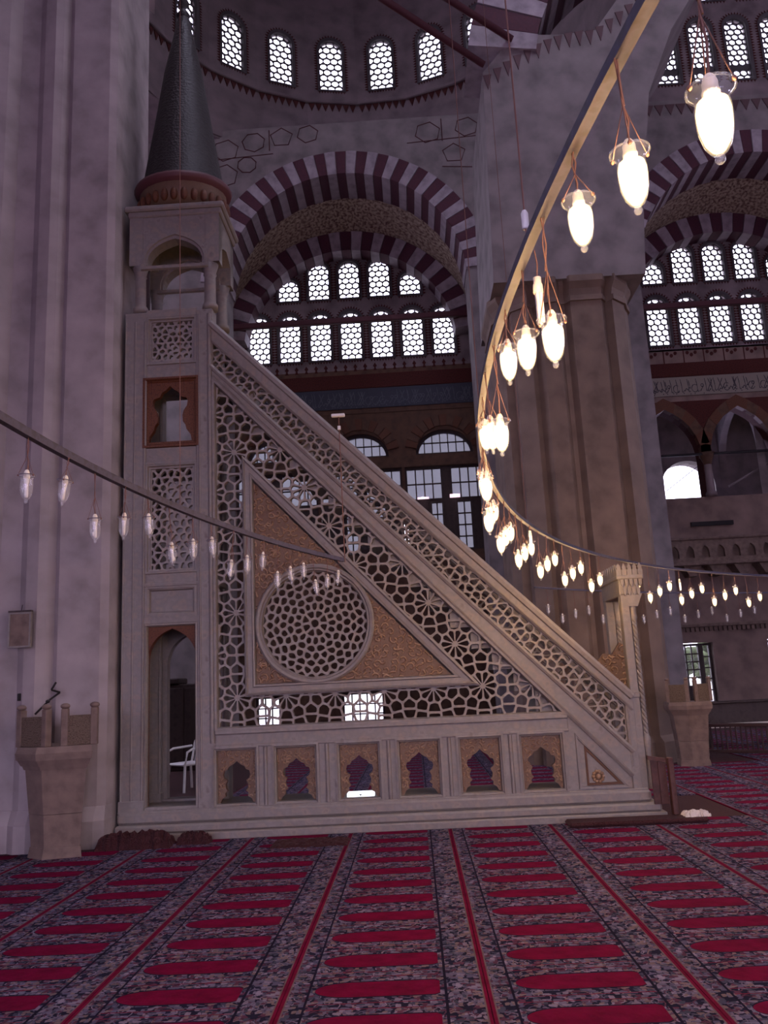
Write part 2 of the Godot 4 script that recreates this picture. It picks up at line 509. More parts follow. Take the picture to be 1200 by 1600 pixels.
func make_materials() -> void:
	var cloud := noise_tex(FastNoiseLite.TYPE_SIMPLEX_SMOOTH, 0.012, [grey(0.72), grey(0.9), grey(1.0)], 512, 5, 3)
	var veins := noise_tex(FastNoiseLite.TYPE_PERLIN, 0.02, [Color(0.78, 0.74, 0.72), grey(0.97), grey(0.9), Color(1, 0.97, 0.93), grey(0.8)], 512, 5, 7)
	var rough_stone := noise_tex(FastNoiseLite.TYPE_PERLIN, 0.03, [], 512, 5, 11, true)
	var leafy := noise_tex(FastNoiseLite.TYPE_CELLULAR, 0.045, [Color(1, 0.9, 0.75), Color(0.85, 0.75, 0.6), Color(0.55, 0.45, 0.35)], 512, 2, 5)
	var leafy_b := noise_tex(FastNoiseLite.TYPE_CELLULAR, 0.045, [], 512, 2, 5, true)
	var foliage := noise_tex(FastNoiseLite.TYPE_SIMPLEX, 0.05, [Color(0.92, 0.91, 0.88), Color(0.88, 0.86, 0.82), Color(0.80, 0.77, 0.72), Color(0.36, 0.24, 0.25), Color(0.85, 0.81, 0.76)], 512, 3, 21)
	var grain := noise_tex(FastNoiseLite.TYPE_PERLIN, 0.02, [Color(0.7, 0.62, 0.55), grey(1.0), Color(0.85, 0.8, 0.75)], 256, 4, 31)
	mat("marble", Color(0.53, 0.50, 0.48), 0.55, veins, 0.7, 0.0, rough_stone, 0.15)
	mat("marble_screen", Color(0.57, 0.54, 0.52), 0.6, veins, 0.9)
	mat("gilt", Color(0.45, 0.35, 0.27), 0.55, veins, 3.0, 0.1, leafy_b, 0.3)
	mat("gilt_bright", Color(0.62, 0.50, 0.39), 0.45, veins, 2.0, 0.15)
	mat("umber", Color(0.42, 0.27, 0.19), 0.7, leafy, 2.5)
	mat("pier", Color(0.66, 0.61, 0.61), 0.85, cloud, 0.25, 0.0, rough_stone, 0.4)
	mat("pier_warm", Color(0.51, 0.43, 0.38), 0.85, cloud, 0.25, 0.0, rough_stone, 0.4)
	mat("sandstone", Color(0.51, 0.43, 0.39), 0.85, cloud, 0.9, 0.0, rough_stone, 0.3)
	mat("carved_stone", Color(0.45, 0.43, 0.45), 0.85, leafy, 3.0, 0.0, leafy_b, 0.8)
	mat("plaster", Color(0.57, 0.53, 0.53), 0.9, cloud, 0.2)
	mat("plaster_dim", Color(0.56, 0.50, 0.51), 0.9, cloud, 0.2)
	mat("arch_pale", Color(0.68, 0.63, 0.66), 0.85, cloud, 0.4)
	mat("arch_red", Color(0.33, 0.17, 0.23), 0.85, veins, 0.8)
	mat("painted_foliage", Color(0.86, 0.82, 0.76), 0.9, foliage, 0.30)
	mat("paint_red", Color(0.34, 0.15, 0.16), 0.9, leafy, 1.5)
	mat("paint_line", Color(0.30, 0.14, 0.15), 0.9)
	mat("paint_faint", Color(0.38, 0.29, 0.30), 0.9)
	mat("brown_stone", Color(0.40, 0.29, 0.23), 0.9, cloud, 0.5)
	mat("tracery", Color(0.33, 0.31, 0.32), 0.9)
	mat("dark_wood", Color(0.22, 0.16, 0.15), 0.6, grain, 1.5)
	mat("red_wood", Color(0.31, 0.17, 0.14), 0.6, grain, 2.0)
	mat("dark_red_wood", Color(0.22, 0.12, 0.12), 0.6, grain, 2.0)
	mat("plaster_warm", Color(0.56, 0.47, 0.44), 0.9, cloud, 0.2)
	mat("beam_paint", Color(0.30, 0.12, 0.16), 0.7)
	mat("iron", Color(0.14, 0.12, 0.13), 0.6, null, 1.0, 0.5)
	mat("ring_metal", Color(0.265, 0.25, 0.345), 0.6, grain, 3.0)
	mat("cord", Color(0.46, 0.33, 0.29), 0.9)
	mat("lead", Color(0.165, 0.155, 0.20), 0.6, leafy, 1.2, 0.0, leafy_b, 1.0)
	mat("cone_red", Color(0.34, 0.18, 0.20), 0.6)
	mat("white_plastic", Color(0.86, 0.85, 0.84), 0.45)
	mat("white_socket", Color(0.9, 0.87, 0.8), 0.4)
	mat("rug_dark", Color(0.27, 0.11, 0.17), 0.95, leafy, 4.0, 0.0, leafy_b, 1.5)
	mat("cloth_white", Color(0.8, 0.76, 0.72), 0.9)
	mat("leaf_green", Color(0.30, 0.42, 0.24), 0.8, leafy, 0.6)
	mat("paving", Color(0.75, 0.73, 0.72), 0.9, cloud, 0.3)
	mat("glazed_tile", Color(0.16, 0.2, 0.33), 0.35)
	var g := mat("pane_glass", Color(1, 1, 1, 0.06), 0.05)
	g.transparency = BaseMaterial3D.TRANSPARENCY_ALPHA
	var lg := mat("lamp_glass", Color(0.97, 0.98, 1.0, 0.14), 0.04)
	lg.transparency = BaseMaterial3D.TRANSPARENCY_ALPHA
	mat("lamp_rim", Color(0.42, 0.39, 0.42), 0.3, null, 1.0, 0.4)
	var b := mat("lit_bulb", Color(1.0, 0.95, 0.85), 0.4)
	b.emission_enabled = true; b.emission = Color(1.0, 0.89, 0.64); b.emission_energy_multiplier = GLOW
	var tb := mat("lit_tube", Color(1, 1, 1), 0.4)
	tb.emission_enabled = true; tb.emission = Color(1.0, 0.94, 0.85); tb.emission_energy_multiplier = GLOW * 0.35
	var sg := mat("lit_sign", Color(1, 0.9, 0.92), 0.5)
	sg.emission_enabled = true; sg.emission = Color(1.0, 0.86, 0.93); sg.emission_energy_multiplier = 1.1
	var lb := mat("lit_box", Color(1, 1, 1), 0.5)
	lb.emission_enabled = true; lb.emission = Color(0.92, 0.95, 1.0); lb.emission_energy_multiplier = GLOW * 0.7

func gpos(o: Node3D) -> Vector3:
	var p := Vector3.ZERO
	while o != self and o != null:
		p += o.position
		o = o.get_parent() as Node3D
	return p

func part(called: String, mb: MB, material: Material, parent: Node3D) -> MeshInstance3D:
	# a part whose shape is given in room coordinates
	var o := obj(called, mb, material, parent)
	o.position = -gpos(parent)
	return o

func twin(o: MeshInstance3D, by: Vector3) -> MeshInstance3D:
	var c := o.duplicate() as MeshInstance3D
	c.name = String(o.name).rstrip("0123456789")
	c.position = o.position + by
	o.get_parent().add_child(c, true)
	return c

func V(x: float, y: float) -> Vector2: return Vector2(x, y)

func plate_with_hole(mb: MB, x0: float, y0: float, x1: float, y1: float, cx: float, half: Array, z0: float, z1: float) -> void:
	# a panel with a symmetrical opening; half lists the right edge of the opening from its bottom to its tip on the axis
	for s in [1, -1]:
		var p := PackedVector2Array()
		var xe := x1 if s == 1 else x0
		var first: Vector2 = half[0]
		var on_sill := first.y <= y0 + 0.001
		if on_sill: p.append(V(cx + s * first.x, y0))
		else: p.append(V(cx, y0))
		p.append(V(xe, y0)); p.append(V(xe, y1)); p.append(V(cx, y1))
		for i in range(half.size() - 1, -1, -1): p.append(V(cx + s * half[i].x, half[i].y))
		if not on_sill: p.append(V(cx, first.y))
		mb.prism(tidy(p), z0, z1)

const ZF := -9.55
const DEEP := 0.85

func make_pulpit() -> void:
	var P := thing("pulpit", "tall pale marble pulpit with pierced stair side, gilded panels and dark conical cap", "pulpit", Vector3(-0.4, 0, -10.0))
	var mar: Material = M.marble
	var back := Vector3(0, 0, -DEEP + 0.16)
	var rng := RandomNumberGenerator.new()
	rng.seed = 4
	# plinth
	var mb := MB.new()
	mb.box(Vector3(-3.36, 0, ZF - DEEP - 0.12), Vector3(2.60, 0.085, -9.40), 0.012)
	mb.box(Vector3(-3.36, 0.085, ZF - DEEP - 0.10), Vector3(2.56, 0.175, -9.43), 0.02)
	part("plinth", mb, mar, P)
	mb = MB.new()
	mb.box(Vector3(-3.36, 0.175, ZF - DEEP - 0.05), Vector3(2.48, 0.30, -9.50), 0.025)
	mb.box(Vector3(-3.36, 0.285, ZF - DEEP - 0.03), Vector3(2.46, 0.315, -9.52), 0.01)
	part("plinth_course", mb, mar, P)
	# arcade along the foot
	var arcs := [-2.045, -1.375, -0.672, -0.004, 0.67, 1.345]
	var prof := [V(0.20, 0.315), V(0.185, 0.35), V(0.16, 0.395), V(0.125, 0.415), V(0.13, 0.45), V(0.10, 0.475), V(0.12, 0.50), V(0.127, 0.54), V(0.105, 0.585), V(0.14, 0.61), V(0.152, 0.65), V(0.14, 0.69), V(0.105, 0.70), V(0.085, 0.735), V(0.045, 0.755), V(0.0, 0.795)]
	var frame := [V(-0.012, 0.0), V(-0.012, 0.022), V(0.012, 0.028), V(0.022, 0.008), V(0.032, 0.004), V(0.04, -0.05)]
	mb = MB.new()
	var lo := -2.27
	for i in 7:
		var hi: float = arcs[i] - 0.25 if i < 6 else 1.66
		mb = MB.new()
		mb.box(Vector3(lo, 0.30, ZF - 0.16), Vector3(hi, 0.96, ZF))
		if hi - lo > 0.1: mb.tube(PackedVector3Array([Vector3((lo + hi) / 2, 0.32, ZF + 0.003), Vector3((lo + hi) / 2, 0.94, ZF + 0.003)]), 0.022, 8)
		twin(part("arcade_pier", mb, mar, P), back)
		if i < 6: lo = arcs[i] + 0.25
	mb = MB.new()
	mb.box(Vector3(-2.27, 0.955, ZF - 0.16), Vector3(1.66, 1.10, ZF + 0.005), 0.01)
	mb.box(Vector3(-2.27, 1.085, ZF - 0.16), Vector3(1.66, 1.135, ZF + 0.035), 0.012)
	mb.box(Vector3(-2.27, 0.945, ZF - 0.1), Vector3(1.66, 0.975, ZF + 0.025), 0.008)
	twin(part("arcade_rail", mb, mar, P), back)
	for c in arcs:
		mb = MB.new()
		plate_with_hole(mb, c - 0.25, 0.30, c + 0.25, 0.96, c, prof, ZF - 0.11, ZF - 0.05)
		var a := part("arch_panel", mb, M.gilt, P)
		mb = MB.new()
		mb.moulding(rect(c - 0.25, 0.31, c + 0.25, 0.95), frame, ZF)
		part("panel_frame", mb, mar, a)
		var reg := PackedVector2Array([V(c - 0.2, 0.33)])
		for k in range(0, prof.size()): reg.append(V(c - prof[k].x - 0.012, prof[k].y + 0.012))
		for k in range(prof.size() - 1, -1, -1): reg.append(V(c + prof[k].x + 0.012, prof[k].y + 0.012))
		reg.append(V(c + 0.21, 0.33)); reg.append(V(c + 0.21, 0.91)); reg.append(V(c - 0.21, 0.91))
		stuff(part("carved_scrolls", carving(reg, 0.06, ZF - 0.05, 7 + int(c * 10)), M.gilt_bright, a))
	# pierced screen of the stair side, round a triangle frame
	var outer := PackedVector2Array([V(-2.27, 1.13), V(1.66, 1.13), V(-2.27, 5.31)])
	var tri_out := PackedVector2Array([V(-1.92, 1.50), V(0.71, 1.50), V(-1.92, 4.31)])
	var tri_in := PackedVector2Array([V(-1.795, 1.625), V(0.405, 1.625), V(-1.795, 3.975)])
	mb = MB.new()
	for c in voronoi(star_seeds(V(-2.3, 1.0), V(1.7, 5.4), 0.555, 10, rng), outer):
		for r in Geometry2D.clip_polygons(c, tri_out):
			if not Geometry2D.is_polygon_clockwise(r) or true: screen_cell(mb, tidy(r, 0.004), 0.0118, ZF - 0.10, ZF - 0.035, 0.15)
	stuff(part("side_screen", mb, M.marble_screen, P))
	mb = MB.new()
	mb.moulding(outer, [V(-0.02, 0.0), V(0.0, 0.03), V(0.025, 0.03), V(0.035, 0.0), V(0.04, -0.09)], ZF)
	part("screen_border", mb, mar, P)
	mb = MB.new()
	mb.moulding(tri_out, [V(0, -0.1), V(0, 0.02), V(0.02, 0.035), V(0.035, 0.01), V(0.085, 0.005), V(0.095, 0.025), V(0.115, 0.02), V(0.128, -0.06)], ZF)
	mb.moulding(tri_out, [V(0.128, -0.06), V(0.10, -0.12), V(0.0, -0.1)], ZF)
	twin(part("triangle_frame", mb, mar, P), back)
	var centre := V(-1.115, 2.275)
	var disc := arc(centre.x, centre.y, 0.665, 0.665, 0, 360, 48)
	disc.remove_at(48)
	for piece in Geometry2D.clip_polygons(tri_in, disc):
		if absf(area2(piece)) < 0.01: continue
		mb = MB.new()
		mb.prism(piece, ZF - 0.09, ZF - 0.03)
		var gp := part("gilded_panel", mb, M.gilt, P)
		stuff(part("carved_scrolls", carving(piece, 0.085, ZF - 0.027, 40), M.gilt_bright, gp))
	mb = MB.new()
	mb.moulding(disc, [V(-0.02, -0.06), V(-0.02, 0.01), V(0.0, 0.03), V(0.025, 0.025), V(0.035, 0.0), V(0.055, 0.005), V(0.065, -0.07)], ZF)
	part("roundel_ring", mb, mar, P)
	var seeds := PackedVector2Array([centre])
	var rings := [[0.115, 8, 0.5], [0.20, 16, 0.0], [0.285, 16, 0.5], [0.365, 24, 0.0], [0.445, 24, 0.5], [0.525, 32, 0.0], [0.60, 32, 0.5], [0.70, 40, 0.0], [0.82, 40, 0.0]]
	for r in rings:
		for k in r[1]: seeds.append(centre + Vector2.from_angle(TAU * (k + r[2]) / r[1]) * (r[0] + rng.randf_range(-0.012, 0.012)))
	var inner := arc(centre.x, centre.y, 0.612, 0.612, 0, 360, 40)
	inner.remove_at(40)
	stuff(part("roundel_screen", screen(inner, seeds, 0.0125, ZF - 0.12, ZF - 0.05), M.marble_screen, P))
	# stringer, balustrade and handrail
	mb = MB.new()
	mb.prism(PackedVector2Array([V(-2.27, 5.31), V(2.30, 0.44), V(2.36, 0.715), V(-2.27, 5.475)]), ZF - 0.15, ZF + 0.01)
	mb.moulding(PackedVector2Array([V(2.36, 0.715), V(-2.27, 5.475)]), [V(-0.005, -0.1), V(-0.005, 0.03), V(0.02, 0.045), V(0.045, 0.03), V(0.05, 0.01)], ZF, false)
	mb.moulding(PackedVector2Array([V(-2.27, 5.31), V(2.30, 0.44)]), [V(-0.005, -0.1), V(-0.005, 0.025), V(0.02, 0.04), V(0.035, 0.01)], ZF, false)
	twin(part("stringer", mb, mar, P), back)
	var band := PackedVector2Array([V(-2.27, 5.47), V(2.30, 0.74), V(2.30, 1.20), V(-2.27, 5.79)])
	mb = screen(band, rosette_seeds(V(-2.3, 0.6), V(2.4, 5.9), 0.345, 8, rng), 0.0100, ZF - 0.09, ZF - 0.03)
	twin(stuff(part("balustrade_screen", mb, M.marble_screen, P)), back)
	mb = MB.new()
	mb.prism(PackedVector2Array([V(-2.27, 5.77), V(2.38, 1.13), V(2.40, 1.29), V(-2.27, 6.02)]), ZF - 0.16, ZF + 0.02)
	mb.moulding(PackedVector2Array([V(2.40, 1.30), V(-2.27, 6.03)]), [V(-0.02, -0.18), V(-0.02, 0.04), V(0.01, 0.06), V(0.05, 0.05), V(0.06, 0.02)], ZF, false)
	mb.moulding(PackedVector2Array([V(2.38, 1.15), V(-2.27, 5.79)]), [V(-0.015, 0.02), V(0.0, 0.04), V(0.02, 0.02)], ZF, false)
	twin(part("handrail", mb, mar, P), back)
	# newel and the small triangular panel with its rosette
	mb = MB.new()
	mb.box(Vector3(2.30, 0.30, ZF - 0.16), Vector3(2.40, 1.30, ZF + 0.015), 0.008)
	mb.tube(PackedVector3Array([Vector3(2.325, 0.55, ZF + 0.012), Vector3(2.325, 1.2, ZF + 0.012)]), 0.012, 6)
	twin(part("newel", mb, mar, P), back)
	mb = MB.new()
	mb.prism(PackedVector2Array([V(1.65, 0.30), V(2.36, 0.30), V(2.36, 0.42), V(1.65, 1.17)]), ZF - 0.15, ZF - 0.005)
	mb.moulding(PackedVector2Array([V(1.72, 0.33), V(2.27, 0.33), V(1.72, 0.93)]), [V(0, -0.01), V(0.004, 0.02), V(0.025, 0.015), V(0.03, -0.01)], ZF, true)
	var fp := part("foot_panel", mb, mar, P)
	mb = MB.new()
	mb.moulding(PackedVector2Array([V(1.81, 0.365), V(2.20, 0.365), V(1.81, 0.785)]), [V(0, -0.02), V(0.0, 0.012), V(0.022, 0.012), V(0.026, -0.012)], ZF, true)
	part("dark_border", mb, M.brown_stone, fp)
	mb = MB.new()
	for k in 10:
		var a := TAU * k / 10
		mb.ball(Vector3(1.935 + cos(a) * 0.052, 0.455 + sin(a) * 0.052, ZF + 0.002), Vector3(0.021, 0.021, 0.021), 8)
	mb.ball(Vector3(1.935, 0.455, ZF + 0.01), Vector3(0.03, 0.03, 0.03), 10)
	part("rosette", mb, M.gilt_bright, fp)
	# steps
	for i in 20:
		var x := 2.25 - i * 0.2255
		var y := 0.47 + (i + 1) * 0.247
		mb = MB.new()
		mb.box(Vector3(x - 0.2355, y - 0.30, ZF - DEEP + 0.12), Vector3(x + 0.015, y, ZF - 0.12))
		part("step", mb, mar, P)
	make_gate(P)
	make_turret(P)

func make_gate(P: Node3D) -> void:
	var mar: Material = M.marble
	var back := Vector3(0, 0, -DEEP + 0.1)
	var mb := MB.new()
	mb.box(Vector3(2.375, 0.30, ZF - 0.11), Vector3(2.47, 2.42, ZF + 0.01), 0.008)
	mb.box(Vector3(2.365, 1.27, ZF - 0.11), Vector3(2.475, 1.33, ZF + 0.02), 0.008)
	twin(part("gate_post", mb, mar, P), back)
	mb = MB.new()
	for s in 3:
		var path := PackedVector3Array()
		for k in 73:
			var a := TAU * (s / 3.0 + k / 72.0 * 7.0)
			path.append(Vector3(2.508 + cos(a) * 0.017, 0.87 + 1.27 * k / 72.0, ZF - 0.03 + sin(a) * 0.017))
		mb.tube(path, 0.0195, 6)
	mb.lathe([V(0.0, 0.30), V(0.042, 0.30), V(0.042, 0.42), V(0.03, 0.45), V(0.032, 0.7), V(0.044, 0.78), V(0.044, 0.84), V(0.03, 0.88)], 10, Vector3(2.508, 0, ZF - 0.03))
	mb.lathe([V(0.032, 2.12), V(0.045, 2.16), V(0.032, 2.20), V(0.04, 2.34), V(0.052, 2.44)], 10, Vector3(2.508, 0, ZF - 0.03))
	twin(part("twisted_column", mb, mar, P), back)
	mb = MB.new()
	mb.box(Vector3(2.37, 2.40, ZF - DEEP - 0.02), Vector3(2.60, 2.60, ZF + 0.015), 0.01)
	mb.box(Vector3(2.345, 2.585, ZF - DEEP - 0.05), Vector3(2.65, 2.635, ZF + 0.05), 0.01)
	mb.prism(PackedVector2Array([V(2.40, 2.28), V(2.56, 2.28), V(2.62, 2.42), V(2.37, 2.42)]), ZF - 0.10, ZF + 0.015)
	var ln := part("gate_lintel", mb, mar, P)
	mb = MB.new()
	for r in 2:
		for k in 5 - r:
			var x := 2.385 + k * 0.051 + r * 0.025
			var y := 2.50 - r * 0.10
			mb.prism(PackedVector2Array([V(x, y + 0.085), V(x + 0.004, y + 0.03), V(x + 0.02, y), V(x + 0.036, y + 0.03), V(x + 0.04, y + 0.085)]), ZF + 0.0, ZF + 0.04 - r * 0.012)
	part("muqarnas", mb, mar, ln)
	for k in 5:
		mb = MB.new()
		var x := 2.35 + k * 0.06
		mb.prism(PackedVector2Array([V(x, 2.63), V(x + 0.055, 2.63), V(x + 0.055, 2.69), V(x + 0.045, 2.70), V(x + 0.05, 2.725), V(x + 0.028, 2.77), V(x + 0.006, 2.725), V(x + 0.01, 2.70), V(x, 2.69)]), ZF + 0.0, ZF + 0.045)
		twin(part("crest_merlon", mb, mar, P), Vector3(0, 0, -DEEP - 0.04))
	mb = MB.new()
	for k in 9:
		var z := ZF + 0.0 - k * 0.095
		mb.xf = Transform3D(Basis(Vector3.UP, PI / 2), Vector3(2.35, 0, z))
		mb.prism(PackedVector2Array([V(0, 2.63), V(0.085, 2.63), V(0.085, 2.69), V(0.07, 2.72), V(0.0425, 2.77), V(0.015, 2.72), V(0, 2.69)]), 0.0, 0.04)
	part("crest_row", mb, mar, P)
	# carved wing of the gate on the far side of the stair
	var wing := PackedVector2Array([V(2.06, 1.60), V(2.66, 0.95), V(2.66, 1.92), V(2.56, 1.85), V(2.46, 1.90), V(2.36, 1.76), V(2.26, 1.78), V(2.16, 1.68)])
	mb = MB.new()
	mb.prism(wing, ZF - DEEP + 0.17, ZF - DEEP + 0.23)
	var w := part("carved_wing", mb, M.gilt, P)
	stuff(part("carved_scrolls", carving(wing, 0.09, ZF - DEEP + 0.235, 77), M.gilt_bright, w))

func make_turret(P: Node3D) -> void:
	var mar: Material = M.marble
	var back := Vector3(0, 0, -DEEP + 0.2)
	var rng := RandomNumberGenerator.new()
	rng.seed = 19
	var x0 := -3.08; var x1 := -2.47
	var mb := MB.new()
	mb.box(Vector3(-3.35, 0.30, ZF - 0.2), Vector3(x0, 6.22, ZF), 0.008)
	for x in [-3.335, -3.22, -3.10]: mb.tube(PackedVector3Array([Vector3(x, 0.42, ZF), Vector3(x, 6.1, ZF)]), 0.013, 6)
	mb.box(Vector3(-3.36, 0.30, ZF - 0.2), Vector3(x0 + 0.01, 0.42, ZF + 0.02), 0.008)
	var lj := part("turret_jamb", mb, mar, P)
	twin(lj, back)
	mb = MB.new()
	mb.box(Vector3(x1, 0.30, ZF - 0.2), Vector3(-2.26, 6.22, ZF + 0.005), 0.008)
	mb.tube(PackedVector3Array([Vector3(-2.30, 1.0, ZF + 0.005), Vector3(-2.30, 6.15, ZF + 0.005)]), 0.028, 8)
	mb.tube(PackedVector3Array([Vector3(-2.43, 0.42, ZF + 0.005), Vector3(-2.43, 6.15, ZF + 0.005)]), 0.014, 6)
	twin(part("turret_jamb", mb, mar, P), back)
	for r in [[2.36, 2.45, 0.02], [2.79, 2.83, 0.03], [2.82, 2.95, 0.0], [4.26, 4.47, 0.0], [4.25, 4.29, 0.02], [5.35, 5.53, 0.0], [6.145, 6.25, 0.02], [0.30, 0.345, 0.0]]:
		mb = MB.new()
		mb.box(Vector3(x0 - 0.01, r[0], ZF - 0.2), Vector3(x1 + 0.01, r[1], ZF - 0.02 + r[2]), 0.006)
		twin(part("turret_rail", mb, mar, P), back)
	mb = MB.new()
	mb.box(Vector3(x0, 2.44, ZF - 0.12), Vector3(x1, 2.80, ZF - 0.05))
	mb.moulding(rect(x0 + 0.03, 2.47, x1 - 0.03, 2.77), [V(-0.03, -0.05), V(-0.03, 0.0), V(0, 0.0), V(0.02, -0.012), V(0.03, -0.05)], ZF)
	part("blank_panel", mb, mar, P)
	# passage door
	mb = MB.new()
	pierced(mb, x0, x1, 0.34, 2.36, [[-2.775, 0.34, 0.57, 1.93, 2.30, 0.35]], ZF - 0.14, ZF - 0.05)
	var dr := part("passage_arch", mb, M.umber, P)
	mb = MB.new()
	mb.moulding(PackedVector2Array([V(x1, 0.34), V(x1, 2.36), V(x0, 2.36), V(x0, 0.34)]), [V(0, -0.06), V(0, 0.0), V(0.018, 0.005), V(0.03, -0.02), V(0.035, -0.06)], ZF, false)
	part("passage_frame", mb, mar, dr)
	mb = MB.new()
	pierced(mb, x0, x1, 0.34, 2.36, [[-2.775, 0.34, 0.50, 1.88, 2.26, 0.35]], ZF - DEEP + 0.02, ZF - DEEP + 0.14)
	part("passage_arch", mb, mar, P)
	# screens
	for s in [[2.945, 4.262, 0.30], [5.53, 6.145, 0.26]]:
		var reg := rect(x0 + 0.05, s[0] + 0.03, x1 - 0.05, s[1] - 0.03)
		mb = screen(reg, rosette_seeds(reg[0] - V(0.3, 0.3), reg[2] + V(0.3, 0.3), s[2], 7, rng), 0.0125, ZF - 0.11, ZF - 0.05)
		var so := part("turret_screen", mb, M.marble_screen, P)
		stuff(so)
		mb = MB.new()
		mb.moulding(rect(x0, s[0], x1, s[1]), [V(-0.005, -0.02), V(0.0, 0.0), V(0.02, 0.0), V(0.03, -0.03), V(0.05, -0.03), V(0.06, -0.12)], ZF)
		part("screen_frame", mb, mar, P)
	# gilded window
	mb = MB.new()
	var c := -2.795
	var half := [V(0.262, 4.545), V(0.25, 4.62), V(0.20, 4.69), V(0.185, 4.75), V(0.155, 4.79), V(0.15, 4.87), V(0.165, 4.93), V(0.205, 4.99), V(0.215, 5.05), V(0.20, 5.09), V(0.13, 5.11), V(0.10, 5.17), V(0.05, 5.20), V(0.0, 5.25)]
	plate_with_hole(mb, x0 - 0.04, 4.47, x1 + 0.04, 5.355, c, half, ZF - 0.10, ZF - 0.03)
	var gw := part("gilded_window", mb, M.umber, P)
	mb = MB.new()
	mb.moulding(rect(x0 - 0.04, 4.47, x1 + 0.03, 5.355), [V(0, -0.03), V(0, 0.015), V(0.025, 0.015), V(0.035, -0.02), V(0.05, -0.015), V(0.06, -0.03)], ZF)
	part("window_frame", mb, M.umber, gw)
	# floors inside
	mb = MB.new()
	mb.box(Vector3(-3.34, 2.80, ZF - DEEP + 0.02), Vector3(-2.27, 2.93, ZF - 0.12))
	part("passage_ceiling", mb, mar, P)
	mb = MB.new()
	mb.box(Vector3(-3.34, 5.36, ZF - DEEP + 0.02), Vector3(-2.27, 5.50, ZF - 0.12))
	part("turret_floor", mb, mar, P)
	# kiosk under the cone
	for px in [-3.185, -2.31]:
		for pz in [ZF - 0.1, ZF - DEEP + 0.1]:
			mb = MB.new()
			mb.lathe([V(0.0, 6.24), V(0.10, 6.24), V(0.10, 6.30), V(0.075, 6.34), V(0.072, 6.70), V(0.085, 6.72), V(0.075, 6.74), V(0.11, 6.86), V(0.0, 6.87)], 12, Vector3(px, 0, pz))
			part("kiosk_column", mb, mar, P)
	mb = MB.new()
	pierced(mb, -3.31, -2.17, 6.86, 7.56, [[-2.735, 6.86, 0.70, 6.9, 7.21, 0.4]], ZF - 0.18, ZF - 0.01)
	mb.moulding(arched(-2.735, 6.85, 0.74, 6.9, 7.25, 0.4), [V(0.0, -0.02), V(-0.01, 0.015), V(-0.05, 0.015), V(-0.06, -0.02)], ZF)
	twin(part("kiosk_arch", mb, mar, P), Vector3(0, 0, -DEEP + 0.19))
	mb = MB.new()
	mb.xf = Transform3D(Basis(Vector3.UP, PI / 2), Vector3(0, 0, ZF))
	pierced(mb, 0.0, DEEP, 6.86, 7.56, [[DEEP / 2, 6.86, 0.75, 6.9, 7.21, 0.4]], -2.34, -2.17)
	twin(part("kiosk_arch", mb, mar, P), Vector3(-0.97, 0, 0))
	mb = MB.new()
	mb.box(Vector3(-3.33, 7.52, ZF - DEEP - 0.02), Vector3(-2.14, 7.60, ZF + 0.02), 0.015)
	mb.box(Vector3(-3.37, 7.59, ZF - DEEP - 0.06), Vector3(-2.10, 7.665, ZF + 0.06), 0.02)
	part("kiosk_cornice", mb, mar, P)
	mb = MB.new()
	mb.box(Vector3(-3.14, 6.24, ZF - 0.13), Vector3(-3.08, 6.86, ZF - 0.08))
	part("dark_strip", mb, M.dark_wood, P)
	# cone
	var o := Vector3(-2.735, 0, 0)
	var squash := Transform3D(Basis.from_scale(Vector3(1, 1, 0.8)), Vector3(0, 0, ZF - DEEP / 2))
	mb = MB.new()
	mb.xf = squash
	mb.lathe([V(0.0, 7.66), V(0.56, 7.66), V(0.57, 7.95), V(0.57, 8.04)], 28, o)
	var cb := part("cone_base", mb, M.gilt, P)
	mb = MB.new()
	mb.xf = squash
	for k in 28:
		var a := TAU * k / 28
		mb.ball(o + Vector3(cos(a) * 0.57, 7.82, sin(a) * 0.57), Vector3(0.05, 0.09, 0.05), 6)
	part("gilt_boss", mb, M.umber, cb)
	mb = MB.new()
	mb.xf = squash
	mb.lathe([V(0.56, 8.00), V(0.625, 8.03), V(0.645, 8.075), V(0.625, 8.12), V(0.56, 8.14)], 36, o)
	part("red_cornice", mb, M.cone_red, P)
	mb = MB.new()
	mb.xf = squash
	mb.lathe([V(0.56, 8.12), V(0.53, 8.2), V(0.40, 9.0), V(0.26, 9.92), V(0.14, 10.5), V(0.075, 10.82), V(0.0, 10.85)], 24, o)
	part("cone_cap", mb, M.lead, P)
	mb = MB.new()
	mb.xf = squash
	mb.lathe([V(0.06, 10.78), V(0.10, 10.86), V(0.06, 10.93), V(0.035, 10.97), V(0.085, 11.06), V(0.04, 11.16), V(0.025, 11.2), V(0.055, 11.28), V(0.02, 11.36), V(0.008, 11.75), V(0.0, 11.8)], 12, o)
	part("finial", mb, M.lead, P)

# ---------- windows and bays ----------
var window_count := 0
var window_kinds := {}

